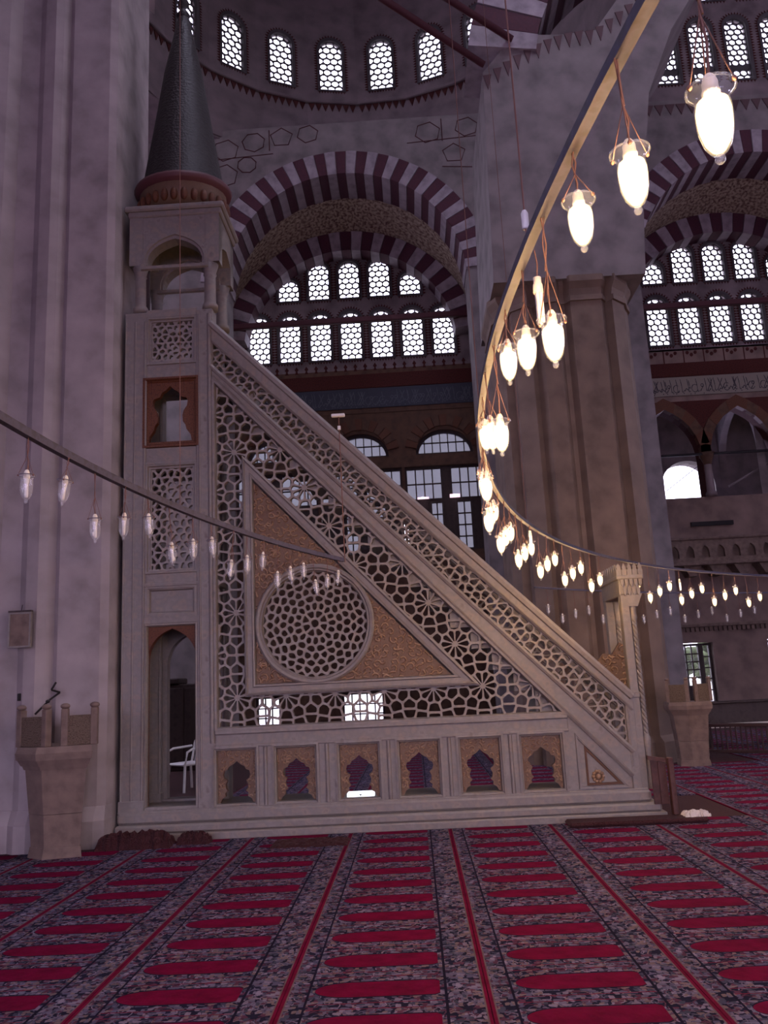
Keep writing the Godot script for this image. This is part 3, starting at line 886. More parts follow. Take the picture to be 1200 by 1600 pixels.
func window_proto(w: float, hs: float, ht: float, bar_y: float) -> Dictionary:
	# shapes shared by all windows of one size: dark frame, pierced plaster screen, panes
	var key := "%.2f %.2f %.2f" % [w, ht, bar_y]
	if window_kinds.has(key): return window_kinds[key]
	var out := arched(0, 0, w, hs, ht)
	var fm := MB.new()
	fm.moulding(arched(0, -0.02, w + 0.10, hs, ht + 0.05), [V(-0.035, 0.0), V(-0.03, 0.03), V(0.0, 0.03), V(0.05, 0.0), V(0.055, -0.12)], 0.0)
	var petals := MB.new()
	var rim := arched(0, -0.02, w + 0.15, hs, ht + 0.075)
	for i in rim.size():
		var a := rim[i]; var b := rim[(i + 1) % rim.size()]
		var steps := maxi(1, int(a.distance_to(b) / 0.085))
		for s in steps:
			var p := a.lerp(b, (s + 0.0) / steps); var q := a.lerp(b, (s + 1.0) / steps)
			var e := (q - p).orthogonal().normalized() * -1.0
			if e.dot(p - V(0, ht / 2)) < 0: e = -e
			petals.prism(PackedVector2Array([p, q, p.lerp(q, 0.5) + e * 0.10]), 0.0, 0.012)
	var tr := MB.new()
	var panes := []
	var pitch := w / 3.08
	var r := pitch / sqrt(3.0)
	for j in range(0, int(ht / (r * 1.5)) + 2):
		for i in range(-3, 4):
			var c := V((i + 0.5 * (j & 1)) * pitch, r * 0.85 + j * r * 1.5)
			var hex := PackedVector2Array()
			for k in 6: hex.append(c + Vector2.from_angle(PI / 6 + TAU * k / 6) * r)
			for cell in Geometry2D.intersect_polygons(hex, out):
				if absf(area2(cell)) < 0.0012: tr.prism(cell, -0.13, -0.08); continue
				if bar_y > 0 and absf(c.y - bar_y) < r * 0.8: tr.prism(cell, -0.13, -0.08); continue
				var h := screen_cell(tr, tidy(cell, 0.004), 0.0165, -0.13, -0.08)
				if h.size() > 4:
					var pm := MB.new()
					pm.prism(h, -0.11, -0.102)
					panes.append(pm.mesh())
	window_kinds[key] = {"frame": fm.mesh(), "border": petals.mesh(), "screen": tr.mesh(), "panes": panes}
	return window_kinds[key]

func add_window(where: Transform3D, w: float, hs: float, ht: float, label: String, bar_y := -1.0) -> void:
	window_count += 1
	var k := window_proto(w, hs, ht, bar_y)
	var o := Node3D.new()
	o.name = "window_%d" % window_count
	o.transform = where
	add_child(o)
	struct(o, label, "window")
	obj("window_frame", k.frame, M.tracery, o)
	stuff(obj("painted_border", k.border, M.paint_red, o))
	stuff(obj("pierced_screen", k.screen, M.tracery, o))
	for p in k.panes: obj("pane", p, M.pane_glass, o)

func sash(at: Vector3, w: float, h: float, cols: int, rows: int, label: String, glass: Material, wood: Material, solid_below := 0.0) -> void:
	# a timber window with square panes; at is the middle of its bottom edge
	window_count += 1
	var o := Node3D.new()
	o.name = "window_%d" % window_count
	o.position = at
	add_child(o)
	struct(o, label, "window")
	var mb := MB.new()
	var e := 0.07
	mb.box(Vector3(-w / 2, 0, -0.05), Vector3(-w / 2 + e, h, 0.05), 0.006)
	mb.box(Vector3(w / 2 - e, 0, -0.05), Vector3(w / 2, h, 0.05), 0.006)
	mb.box(Vector3(-w / 2 + e, h - e, -0.05), Vector3(w / 2 - e, h, 0.05), 0.006)
	mb.box(Vector3(-w / 2 + e, 0, -0.05), Vector3(w / 2 - e, e + solid_below, 0.05), 0.006)
	obj("window_frame", mb, wood, o)
	var x0 := -w / 2 + e; var y0 := e + solid_below
	var dx := (w - 2 * e) / cols; var dy := (h - e - y0) / rows
	for i in range(1, cols):
		mb = MB.new(); mb.box(Vector3(x0 + i * dx - 0.018, y0, -0.02), Vector3(x0 + i * dx + 0.018, h - e, 0.03)); obj("muntin", mb, wood, o)
	for j in range(1, rows):
		mb = MB.new(); mb.box(Vector3(x0, y0 + j * dy - 0.018, -0.02), Vector3(w / 2 - e, y0 + j * dy + 0.018, 0.028)); obj("muntin", mb, wood, o)
	for i in cols:
		for j in rows:
			mb = MB.new(); mb.box(Vector3(x0 + i * dx, y0 + j * dy, -0.008), Vector3(x0 + (i + 1) * dx, y0 + (j + 1) * dy, 0.0)); obj("pane", mb, glass, o)

func voussoir_arch(called: String, label: String, cx: float, cy: float, r0: float, r1: float, z0: float, z1: float, a0: float, a1: float, count: int, point := 0.0, dark: Material = M.arch_red, pale: Material = M.arch_pale) -> void:
	var o := base(called, label, "arch", Vector3(cx, cy, z1))
	for i in count:
		var b0 := lerpf(a0, a1, (i + 0.03) / count); var b1 := lerpf(a0, a1, (i + 0.97) / count)
		var p := PackedVector2Array()
		var proud := 0.05 if i % 2 == 0 else 0.035
		for k in 3: p.append(pointed(r0 - proud, lerpf(b0, b1, k / 2.0), point))
		for k in 3: p.append(pointed(r1, lerpf(b1, b0, k / 2.0), point))
		var mb := MB.new()
		mb.prism(p, z0 - z1, proud - 0.035)
		obj("voussoir", mb, dark if i % 2 == 1 else pale, o)

func pointed(r: float, deg: float, point: float) -> Vector2:
	var a := deg_to_rad(deg)
	return V(cos(a) * r, sin(a) * r + point * r * pow(maxf(sin(a), 0.0), 6.0))

func make_bay(cx: float, dy: float, where: String) -> void:
	# the recess behind one great arch: lunette wall with two rows of windows, inner striped arch, painted reveal
	var wall := MB.new()
	var x0 := cx - 4.0; var x1 := cx + 4.0
	var low := []
	for k in 7: low.append([cx + (k - 3) * 0.948, 11.26 + dy, 0.63, 12.53 + dy, 12.84 + dy, 0.0])
	var high := []
	for k in 5:
		var tall := k > 0 and k < 4
		high.append([cx + (k - 2) * 0.948, 13.27 + dy, 0.63, (14.22 if tall else 13.72) + dy, (14.53 if tall else 14.02) + dy, 0.0])
	pierced(wall, x0, x1, 10.9, 13.05, low, -24.22, -24.0)
	pierced(wall, x0, x1, 13.05, 15.6, high, -24.22, -24.0)
	var o := obj("wall_back", wall, M.plaster_dim)
	struct(o, "plastered lunette wall holding two rows of windows inside the %s striped arch" % where, "wall")
	for k in 7: add_window(Transform3D(Basis(), Vector3(low[k][0], low[k][1], -24.0)), 0.63, 1.27, 1.58, "%s hexagon-paned window from the left in the lower row under the %s striped arch" % [ordinal(k + 1), where])
	for k in 5:
		var tall := k > 0 and k < 4
		add_window(Transform3D(Basis(), Vector3(high[k][0], high[k][1], -24.0)), 0.63, 0.95 if tall else 0.45, 1.26 if tall else 0.75, "%s %s hexagon-paned window from the left in the upper row under the %s striped arch" % [ordinal(k + 1), "tall" if tall else "short", where])
	# reveal of the bay
	for s in [-1, 1]:
		var side := MB.new()
		side.box(Vector3(cx + s * 4.15 - 0.25, 0, -24.5), Vector3(cx + s * 4.15 + 0.25, 16.6, -22.1))
		struct(obj("wall_return", side, M.plaster_dim), "%s side wall of the recess under the %s striped arch" % ["left" if s < 0 else "right", where], "wall")
	var band := MB.new()
	for i in 40:
		var a := deg_to_rad(180.0 * i / 40); var b := deg_to_rad(180.0 * (i + 1) / 40)
		var c0 := Vector3(cx + 0.1, 12.25 + dy, -22.15); var c1 := Vector3(cx, 11.35 + dy, -23.45)
		band.quad(c0 + Vector3(cos(b), sin(b), 0) * 3.36, c0 + Vector3(cos(a), sin(a), 0) * 3.36, c1 + Vector3(cos(a), sin(a), 0) * 3.86, c1 + Vector3(cos(b), sin(b), 0) * 3.86)
	struct(obj("trim_1" if dy == 0.0 else "trim_2", band, M.painted_foliage), "curved reveal painted with foliage between the two striped orders of the %s arch" % where, "trim")
	var lid := MB.new()
	lid.box(Vector3(cx - 4.4, 16.4, -25.2), Vector3(cx + 4.4, 16.6, -22.1))
	lid.box(Vector3(cx - 4.0, 15.5, -25.0), Vector3(cx + 4.0, 16.5, -24.3))
	struct(obj("roof_slab", lid, M.plaster_dim), "stone slab roofing the recess behind the %s striped arch" % where, "roof")
	voussoir_arch("striped_arch", "large arch of alternating dark red and pale voussoirs, %s of the two" % where, cx + 0.1, 12.25 + dy, 3.35, 4.0, -22.2, -20.95, 4, 176, 39)
	voussoir_arch("inner_striped_arch", "smaller inner arch of dark and pale blocks round the %s lunette windows" % where, cx, 11.35 + dy, 3.26, 3.84, -24.05, -23.4, 8, 172, 31)
	var tie := MB.new()
	tie.box(Vector3(cx - 3.9, 12.02 + dy, -23.16), Vector3(cx + 3.9, 12.19 + dy, -23.0), 0.02)
	tag(obj("tie_beam", tie, M.beam_paint), "dark red horizontal tie beam crossing the lower window row under the %s striped arch" % where, "beam")

func scribble(pale: bool) -> ImageTexture:
	# a band of flowing monumental script: tall uprights, bowls, loops and dots
	var w := 1024; var h := 128
	var im := Image.create(w, h, false, Image.FORMAT_RGB8)
	var ground := Color(0.52, 0.48, 0.44) if pale else Color(0.20, 0.21, 0.27)
	var ink := Color(0.13, 0.10, 0.16) if pale else Color(0.33, 0.35, 0.38)
	im.fill(ground)
	var rng := RandomNumberGenerator.new()
	rng.seed = 9 if pale else 10
	var x := 12.0
	while x < w - 30:
		var kind := rng.randi() % 6
		var pts := PackedVector2Array()
		var thick := 3.4 if pale else 2.4
		if kind < 2:
			for k in 14: pts.append(V(x + sin(k * 0.2) * 3 + k * 0.4, 18 + k * 6.2))
			for k in 5: pts.append(V(x + 6 + k * 3.0, 100 + sin(k * 0.8) * 6))
		elif kind == 2:
			for k in 22: pts.append(V(x + 20 + cos(k * 0.24 + 0.4) * 20, 82 + sin(k * 0.24 + 0.4) * 26))
		elif kind == 3:
			for k in 20: pts.append(V(x + 10 + cos(k * 0.36) * 9, 64 + sin(k * 0.36) * 9))
			for k in 16: pts.append(V(x + 19 - k * 1.6, 66 + k * 2.6))
		elif kind == 4:
			for k in 26: pts.append(V(x + k * 1.7, 92 + sin(k * 0.5) * 7 - k * 0.4))
			for k in 10: pts.append(V(x + 42 - k * 0.9, 80 - k * 6))
		else:
			for k in 24: pts.append(V(x + 34 - k * 1.5, 24 + k * 3.2))
			for k in 12: pts.append(V(x + k * 1.8, 100 + sin(k * 0.5) * 8))
			for k in 20: pts.append(V(x + 6 + k * 1.2, 20 + k * 3.8))
		for i in pts.size() - 1:
			if pts[i].distance_to(pts[i + 1]) > 40: continue
			for s in 4:
				var p := pts[i].lerp(pts[i + 1], s / 4.0)
				var t := thick * (0.65 + 0.35 * absf(sin(i * 0.35)))
				im.fill_rect(Rect2i(int(p.x - t / 2), int(p.y - t / 2), int(t + 1), int(t + 1)), ink)
		if rng.randf() < 0.5: im.fill_rect(Rect2i(int(x) + 14, 108 + rng.randi() % 10, 6, 6), ink)
		x += rng.randf_range(13, 30)
	return ImageTexture.create_from_image(im)

func wall_band(called: String, x0: float, x1: float, y0: float, y1: float, material: Material, z: float, label: String) -> void:
	var mb := MB.new()
	mb.box(Vector3(x0, y0, z - 0.02), Vector3(x1, y1, z + 0.03))
	struct(obj(called, mb, material), label, "trim")

func script_band(called: String, x0: float, x1: float, y0: float, y1: float, z: float, pale: bool, label: String) -> void:
	var mb := MB.new()
	var r := (x1 - x0) / ((y1 - y0) * 8.0)
	mb.quad_uv(Vector3(x0, y0, z + 0.03), Vector3(x1, y0, z + 0.03), Vector3(x1, y1, z + 0.03), Vector3(x0, y1, z + 0.03), V(0, 1), V(r, 1), V(r, 0), V(0, 0))
	mb.quad(Vector3(x0, y1, z - 0.02), Vector3(x0, y1, z + 0.03), Vector3(x1, y1, z + 0.03), Vector3(x1, y1, z - 0.02))
	mb.quad(Vector3(x0, y0, z + 0.03), Vector3(x0, y0, z - 0.02), Vector3(x1, y0, z - 0.02), Vector3(x1, y0, z + 0.03))
	var m := StandardMaterial3D.new()
	m.albedo_texture = scribble(pale); m.roughness = 0.7
	struct(obj(called, mb, m), label, "inscription")

func make_shell() -> void:
	# floor, ceiling, outer walls
	var mb := MB.new()
	mb.box(Vector3(-16, -0.3, -28.5), Vector3(22, 0, 12.5))
	struct(obj("floor", mb, M.rug_dark), "floor of the prayer hall under the carpets", "floor")
	mb = MB.new()
	mb.box(Vector3(-16.5, 26, -24.6), Vector3(22.5, 26.5, -10)); mb.box(Vector3(-16.5, 26, -2), Vector3(22.5, 26.5, 12.5))
	mb.box(Vector3(-16.5, 26, -10), Vector3(-1, 26.5, -2)); mb.box(Vector3(9, 26, -10), Vector3(22.5, 26.5, -2))
	struct(obj("ceiling", mb, M.plaster_dim), "high plastered ceiling of the hall", "ceiling")
	mb = MB.new()
	mb.xf = Transform3D(Basis(Vector3.UP, PI / 2), Vector3.ZERO)
	pierced(mb, -12.6, 24.6, -0.3, 26, [[13.0, 8.4, 4.8, 14.4, 15.8, 0.2], [19.0, 8.4, 4.8, 14.4, 15.8, 0.2]], -16.6, -16)
	struct(obj("wall_left", mb, M.plaster_dim), "far left wall of the hall", "wall")
	mb = MB.new()
	mb.xf = Transform3D(Basis(Vector3.UP, PI / 2), Vector3.ZERO)
	pierced(mb, -12.6, 28.6, -0.3, 26, [[8.0, 8.4, 4.8, 14.4, 15.8, 0.2], [18.0, 8.4, 4.8, 14.4, 15.8, 0.2]], 22, 22.6)
	struct(obj("wall_right", mb, M.plaster_dim), "far right wall of the hall", "wall")
	mb = MB.new()
	var gates := []
	for k in 5: gates.append([-10.0 + k * 6.5, 0.6, 3.6, 5.4, 7.2, 0.2])
	pierced(mb, -16, 22, 0.0, 9.0, gates, 12.0, 12.6)
	pierced(mb, -16, 22, 9.0, 26.0, [], 12.0, 12.6)
	struct(obj("wall_front", mb, M.plaster_dim), "wall behind the viewer with tall arched windows", "wall")
	for k in 5:
		window_count += 1
		mb = MB.new()
		mb.prism(arched(gates[k][0], 0.6, 3.6, 5.4, 7.2, 0.2), 12.3, 12.32)
		var g := obj("window_%d" % window_count, mb, M.pane_glass)
		struct(g, "%s tall arched window behind the viewer" % ordinal(k + 1), "window")
	for k in 4:
		window_count += 1
		mb = MB.new()
		mb.xf = Transform3D(Basis(Vector3.UP, PI / 2), Vector3.ZERO)
		mb.prism(arched([19.0, 13.0, 18.0, 8.0][k], 8.4, 4.8, 14.4, 15.8, 0.2), -16.3 if k < 2 else 22.3, -16.28 if k < 2 else 22.32)
		struct(obj("window_%d" % window_count, mb, M.pane_glass), "large arched window high in the %s side wall, %s" % ["left" if k < 2 else "right", "farther one" if k % 2 == 0 else "nearer one"], "window")
	window_count += 1
	mb = MB.new()
	mb.box(Vector3(-1, 26.2, -10), Vector3(9, 26.23, -2))
	struct(obj("window_%d" % window_count, mb, M.pane_glass), "glazed opening in the ceiling high above the lamp hoops", "window")
	# great wall with the two arches
	mb = MB.new()
	pierced(mb, -16, 4.3, 0, 17.2, [[-1.3, 0.0, 6.7, 12.25, 15.6, 0.0]], -22.2, -21.0)
	pierced(mb, 4.3, 22, 0, 17.2, [[9.99, 0.0, 6.7, 12.08, 15.43, 0.0]], -22.2, -21.0)
	struct(obj("wall_back", mb, M.plaster), "pale stone wall pierced by two great striped arches", "wall")
	mb = MB.new()
	mb.box(Vector3(-16, 0, -24.5), Vector3(-5.7, 17, -22.2)); mb.box(Vector3(2.9, 0, -24.5), Vector3(5.7, 17, -22.2)); mb.box(Vector3(14.2, 0, -24.5), Vector3(22, 17, -22.2))
	struct(obj("wall_core", mb, M.plaster_dim), "solid masonry between the two arched recesses", "wall")
	make_bay(-1.39, 0.0, "left")
	make_bay(9.89, -0.17, "right")
	# outlines painted on the stone beside the left arch
	mb = MB.new()
	for q in [[-4.55, 16.55, 0.34, 6], [-3.75, 16.75, 0.3, 7], [-4.6, 15.75, 0.36, 6], [-3.95, 16.05, 0.25, 8], [-2.95, 16.85, 0.3, 5], [-2.2, 16.9, 0.28, 6], [1.2, 16.7, 0.33, 6], [1.9, 16.0, 0.3, 5], [2.3, 16.8, 0.3, 6]]:
		var ring := PackedVector3Array()
		for k in q[3]: ring.append(Vector3(q[0] + cos(TAU * k / q[3] + 0.3) * q[2] * 1.1, q[1] + sin(TAU * k / q[3] + 0.3) * q[2], -20.995))
		mb.tube(ring, 0.016, 4, true)
	for q in [[-5.2, 16.25, -3.2, 16.35], [-4.9, 16.35, -4.9, 15.3], [-3.3, 16.45, -3.3, 17.1], [0.6, 16.4, 2.6, 16.5], [1.55, 15.6, 2.7, 15.5], [1.6, 16.4, 1.6, 17.1]]:
		mb.tube(PackedVector3Array([Vector3(q[0], q[1], -20.995), Vector3(q[2], q[3], -20.995)]), 0.014, 4)
	struct(stuff(obj("trim_3", mb, M.paint_line)), "dark painted outlines on the pale stone above the left striped arch", "trim").set_meta("kind", "structure")
	# apse above the left arch: facets with one window each
	var turn := [82.5, 68.0, 53.5, 39.0, 24.5, 10.0, -4.5, -19.0, -33.5, -48.0, -62.5, -77.0, -91.5]
	var drum := base("wall_apse", "curved drum wall of tall windows above the left striped arch", "wall", Vector3(-0.5, 0, -16.5))
	mb = MB.new()
	pierced(mb, -0.80, 0.80, 17.0, 26.0, [[0, 19.45, 0.72, 20.85, 21.25, 0.0]], -6.32, -6.1)
	mb.box(Vector3(-0.80, 18.95, -6.15), Vector3(0.80, 19.05, -6.0), 0.02)
	var fm := mb.mesh()
	mb = MB.new()
	for k in 7: mb.prism(PackedVector2Array([V(-0.735 + k * 0.21, 18.95), V(-0.735 + k * 0.21 + 0.19, 18.95), V(-0.735 + k * 0.21 + 0.095, 18.7)]), -6.11, -6.07)
	var cm := mb.mesh()
	var n := 0
	for a in turn:
		var f := obj("drum_facet", fm, M.plaster_dim, drum)
		f.rotation.y = deg_to_rad(a)
		var c := obj("painted_crest", cm, M.paint_red, f)
		stuff(c)
		if a < 60 and a > -40:
			n += 1
			var bs := Basis(Vector3.UP, deg_to_rad(a))
			add_window(Transform3D(bs, drum.position + bs * Vector3(0, 19.45, -6.1)), 0.70, 1.42, 1.78, "%s tall hexagon-paned window from the left in the curved drum near the top" % ordinal(n))
	mb = MB.new()
	mb.xf = Transform3D(Basis(Vector3.RIGHT, -PI / 2), Vector3.ZERO)
	pierced(mb, -16, 5.8, 16.5, 25.2, [[-0.5, 16.5, 12.3, 16.5, 22.7, 0.0]], 16.95, 17.2)
	struct(obj("roof_slab", mb, M.plaster_dim), "stone ledge at the foot of the curved drum", "ledge")
	mb = MB.new()
	mb.box(Vector3(-16, 17, -17.2), Vector3(-6.55, 26, -16.5)); mb.box(Vector3(5.6, 17, -22.2), Vector3(6.1, 26, -16.4))
	struct(obj("wall_flank", mb, M.plaster_dim), "plain walls either side of the curved drum", "wall")
	# flat windowed wall above the right arch
	mb = MB.new()
	var rw := []; var rw2 := []
	for k in 6:
		rw.append([7.11 + k * 1.02, 17.72, 0.60, 19.44, 19.74, 0.0]); rw2.append([7.6 + k * 1.02, 20.35, 0.60, 21.5, 21.8, 0.0])
	pierced(mb, 5.7, 22, 17.2, 20.1, rw, -21.22, -21.0)
	pierced(mb, 5.7, 22, 20.1, 26, rw2, -21.22, -21.0)
	struct(obj("wall_clerestory", mb, M.plaster_dim), "flat upper wall with a window row above the right striped arch", "wall")
	for k in 6:
		add_window(Transform3D(Basis(), Vector3(rw[k][0], 17.72, -21.0)), 0.60, 1.72, 2.02, "%s tall window from the left in the top right row, three roundels below its bar" % ordinal(k + 1), 0.42)
		add_window(Transform3D(Basis(), Vector3(rw2[k][0], 20.35, -21.0)), 0.60, 1.15, 1.45, "%s window from the left in the highest row at the right" % ordinal(k + 1))
	mb = MB.new()
	for k in 40: mb.prism(PackedVector2Array([V(5.8 + k * 0.3, 17.05), V(6.07 + k * 0.3, 17.05), V(5.935 + k * 0.3, 16.72)]), -21.0, -20.97)
	struct(obj("trim_4", mb, M.paint_faint), "painted crest of points below the top right windows", "trim")
	make_lower_left()
	make_gallery()
	make_piers()

func make_lower_left() -> void:
	var mb := MB.new()
	var x0 := -5.4; var x1 := 2.6
	var lun := []; var gal := []; var flo := []
	for c in [-3.8, -1.28, 1.25]:
		lun.append([c, 8.12, 1.72, 8.14, 8.87, 0.0]); gal.append([c, 5.2, 2.44, 7.76, 7.77, 0.0]); pass
	pierced(mb, x0, x1, 9.0, 10.9, [], -24.5, -24)
	pierced(mb, x0, x1, 7.95, 9.0, lun, -24.5, -24)
	pierced(mb, x0, x1, 5.1, 7.95, gal, -24.5, -24)
	pierced(mb, x0, x1, 2.6, 5.1, [], -24.5, -24)
	pierced(mb, x0, x1, 0.0, 2.6, [[-4.2, 0.35, 0.72, 1.29, 1.3, 0.0], [-1.5, 0.35, 1.22, 1.29, 1.3, 0.0]], -24.5, -24)
	struct(obj("wall_back", mb, M.brown_stone), "dim brown lower wall with arched fanlights behind the stair", "wall")
	var names := ["left", "middle", "right"]
	for k in 3:
		var c: float = [-3.8, -1.28, 1.25][k]
		fanlight(Vector3(c, 8.13, -24.15), 1.66, 0.72, "half-round fanlight with square panes, %s of three behind the stair" % names[k])
		sash(Vector3(c - 0.66, 6.72, -24.15), 1.14, 1.04, 4, 2, "timber window of eight panes under the %s fanlight, its left leaf" % names[k], M.pane_frost, M.dark_wood)
		sash(Vector3(c + 0.66, 6.72, -24.15), 1.14, 1.04, 4, 2, "timber window of eight panes under the %s fanlight, its right leaf" % names[k], M.pane_frost, M.dark_wood)
		sash(Vector3(c - 0.32, 5.2, -24.15), 0.44, 1.52, 2, 4, "narrow timber side window under the %s fanlight, left of the dark door" % names[k], M.pane_frost, M.dark_wood)
		sash(Vector3(c + 0.48, 5.2, -24.15), 0.52, 1.52, 2, 4, "narrow timber side window under the %s fanlight, right of the dark door" % names[k], M.pane_frost, M.dark_wood)
		mb = MB.new()
		mb.box(Vector3(c - 1.21, 5.2, -24.2), Vector3(c - 0.54, 6.72, -24.1), 0.01)
		mb.box(Vector3(c + 0.74, 5.2, -24.2), Vector3(c + 1.21, 6.72, -24.1), 0.01)
		mb.box(Vector3(c - 0.1, 5.2, -24.2), Vector3(c + 0.22, 6.72, -24.1), 0.01)
		mb.box(Vector3(c - 0.11, 6.7, -24.2), Vector3(c + 0.11, 7.77, -24.1), 0.01)
		struct(obj("door_%d" % (k + 1), mb, M.dark_wood), "dark timber door panels under the %s fanlight" % names[k], "door")
		if k < 2: sash(Vector3([-4.2, -1.5][k], 0.35, -24.2), [0.72, 1.22][k], 0.95, [3, 5][k], 3, "low floor-level window with square panes, %s of two behind the pulpit" % ["narrower", "wider"][k], M.pane_glass, M.dark_wood)
		voussoir_arch("fanlight_arch", "low striped brown arch over the %s fanlight behind the stair" % names[k], c, 8.12, 0.9, 1.2, -24.05, -23.95, 12, 168, 13, 0.0, M.brown_stone, M.umber)
	for k in 2:
		mb = MB.new()
		mb.box(Vector3([0.36, 1.32][k], 6.775, -24.09), Vector3([0.70, 1.62][k], [6.835, 6.88][k], -24.05), 0.006)
		tag(obj("lit_sign", mb, M.lit_sign), ["small thin pinkish lit sign over the dark door left of the mullion", "small white lit sign over the dark door right of the mullion"][k], "sign")
		var l := OmniLight3D.new()
		l.name = "lit_sign_glow"; l.position = Vector3([0.53, 1.47][k], 6.83, -24.02); l.light_color = Color(1.0, 0.86, 0.93); l.light_energy = 0.02; l.light_size = 0.03
		l.omni_range = 30.0; l.omni_attenuation = 2.0; l.shadow_enabled = true
		add_child(l)
	script_band("trim_5", -5.3, 2.5, 9.66, 10.28, -24.0, false, "dark blue band of pale flowing calligraphy below the left arch windows")
	wall_band("trim_6", -5.3, 2.5, 10.3, 10.74, M.paint_red, -24.0, "dark red patterned band above the blue calligraphy band")
	wall_band("trim_7", -5.3, 2.5, 9.5, 9.62, M.brown_stone, -24.0, "narrow brown moulding below the blue calligraphy band")
	mb = MB.new()
	for k in 26:
		var x := -5.2 + k * 0.3
		mb.prism(PackedVector2Array([V(x - 0.05, 10.86), V(x + 0.05, 10.86), V(x + 0.02, 10.95), V(x + 0.06, 11.0), V(x, 11.1), V(x - 0.06, 11.0), V(x - 0.02, 10.95)]), -24.0, -23.985)
	struct(obj("trim_8", mb, M.paint_red), "row of small painted buds under the left lower window row", "trim")

func fanlight(at: Vector3, w: float, h: float, label: String) -> void:
	window_count += 1
	var o := Node3D.new()
	o.name = "window_%d" % window_count
	o.position = at
	add_child(o)
	struct(o, label, "window")
	var out := arched(0, 0, w, 0.001, h)
	var mb := MB.new()
	mb.moulding(out, [V(-0.05, 0.05), V(0.05, 0.05), V(0.05, -0.05), V(-0.05, -0.05)], 0)
	obj("window_frame", mb, M.dark_wood, o)
	var n := 7
	for i in n:
		for j in 2:
			var c := rect(-w / 2 + i * w / n + 0.014, j * h * 0.5 + 0.014, -w / 2 + (i + 1) * w / n - 0.014, (j + 1) * h * 0.5 - 0.014)
			for r in Geometry2D.intersect_polygons(c, inset(tidy(out, 0.002), 0.03)):
				if absf(area2(r)) < 0.002: continue
				mb = MB.new(); mb.prism(r, -0.01, 0.0); obj("pane", mb, M.pane_frost, o)
	for i in range(1, n):
		var x := -w / 2 + i * w / n
		var yt := h * sqrt(maxf(0.0, 1.0 - pow(2 * x / w, 2)))
		mb = MB.new(); mb.box(Vector3(x - 0.014, 0, -0.03), Vector3(x + 0.014, yt, 0.03)); obj("muntin", mb, M.dark_wood, o)
	mb = MB.new(); mb.box(Vector3(-w / 2 * 0.86, h * 0.5 - 0.014, -0.03), Vector3(w / 2 * 0.86, h * 0.5 + 0.014, 0.03)); obj("muntin", mb, M.dark_wood, o)

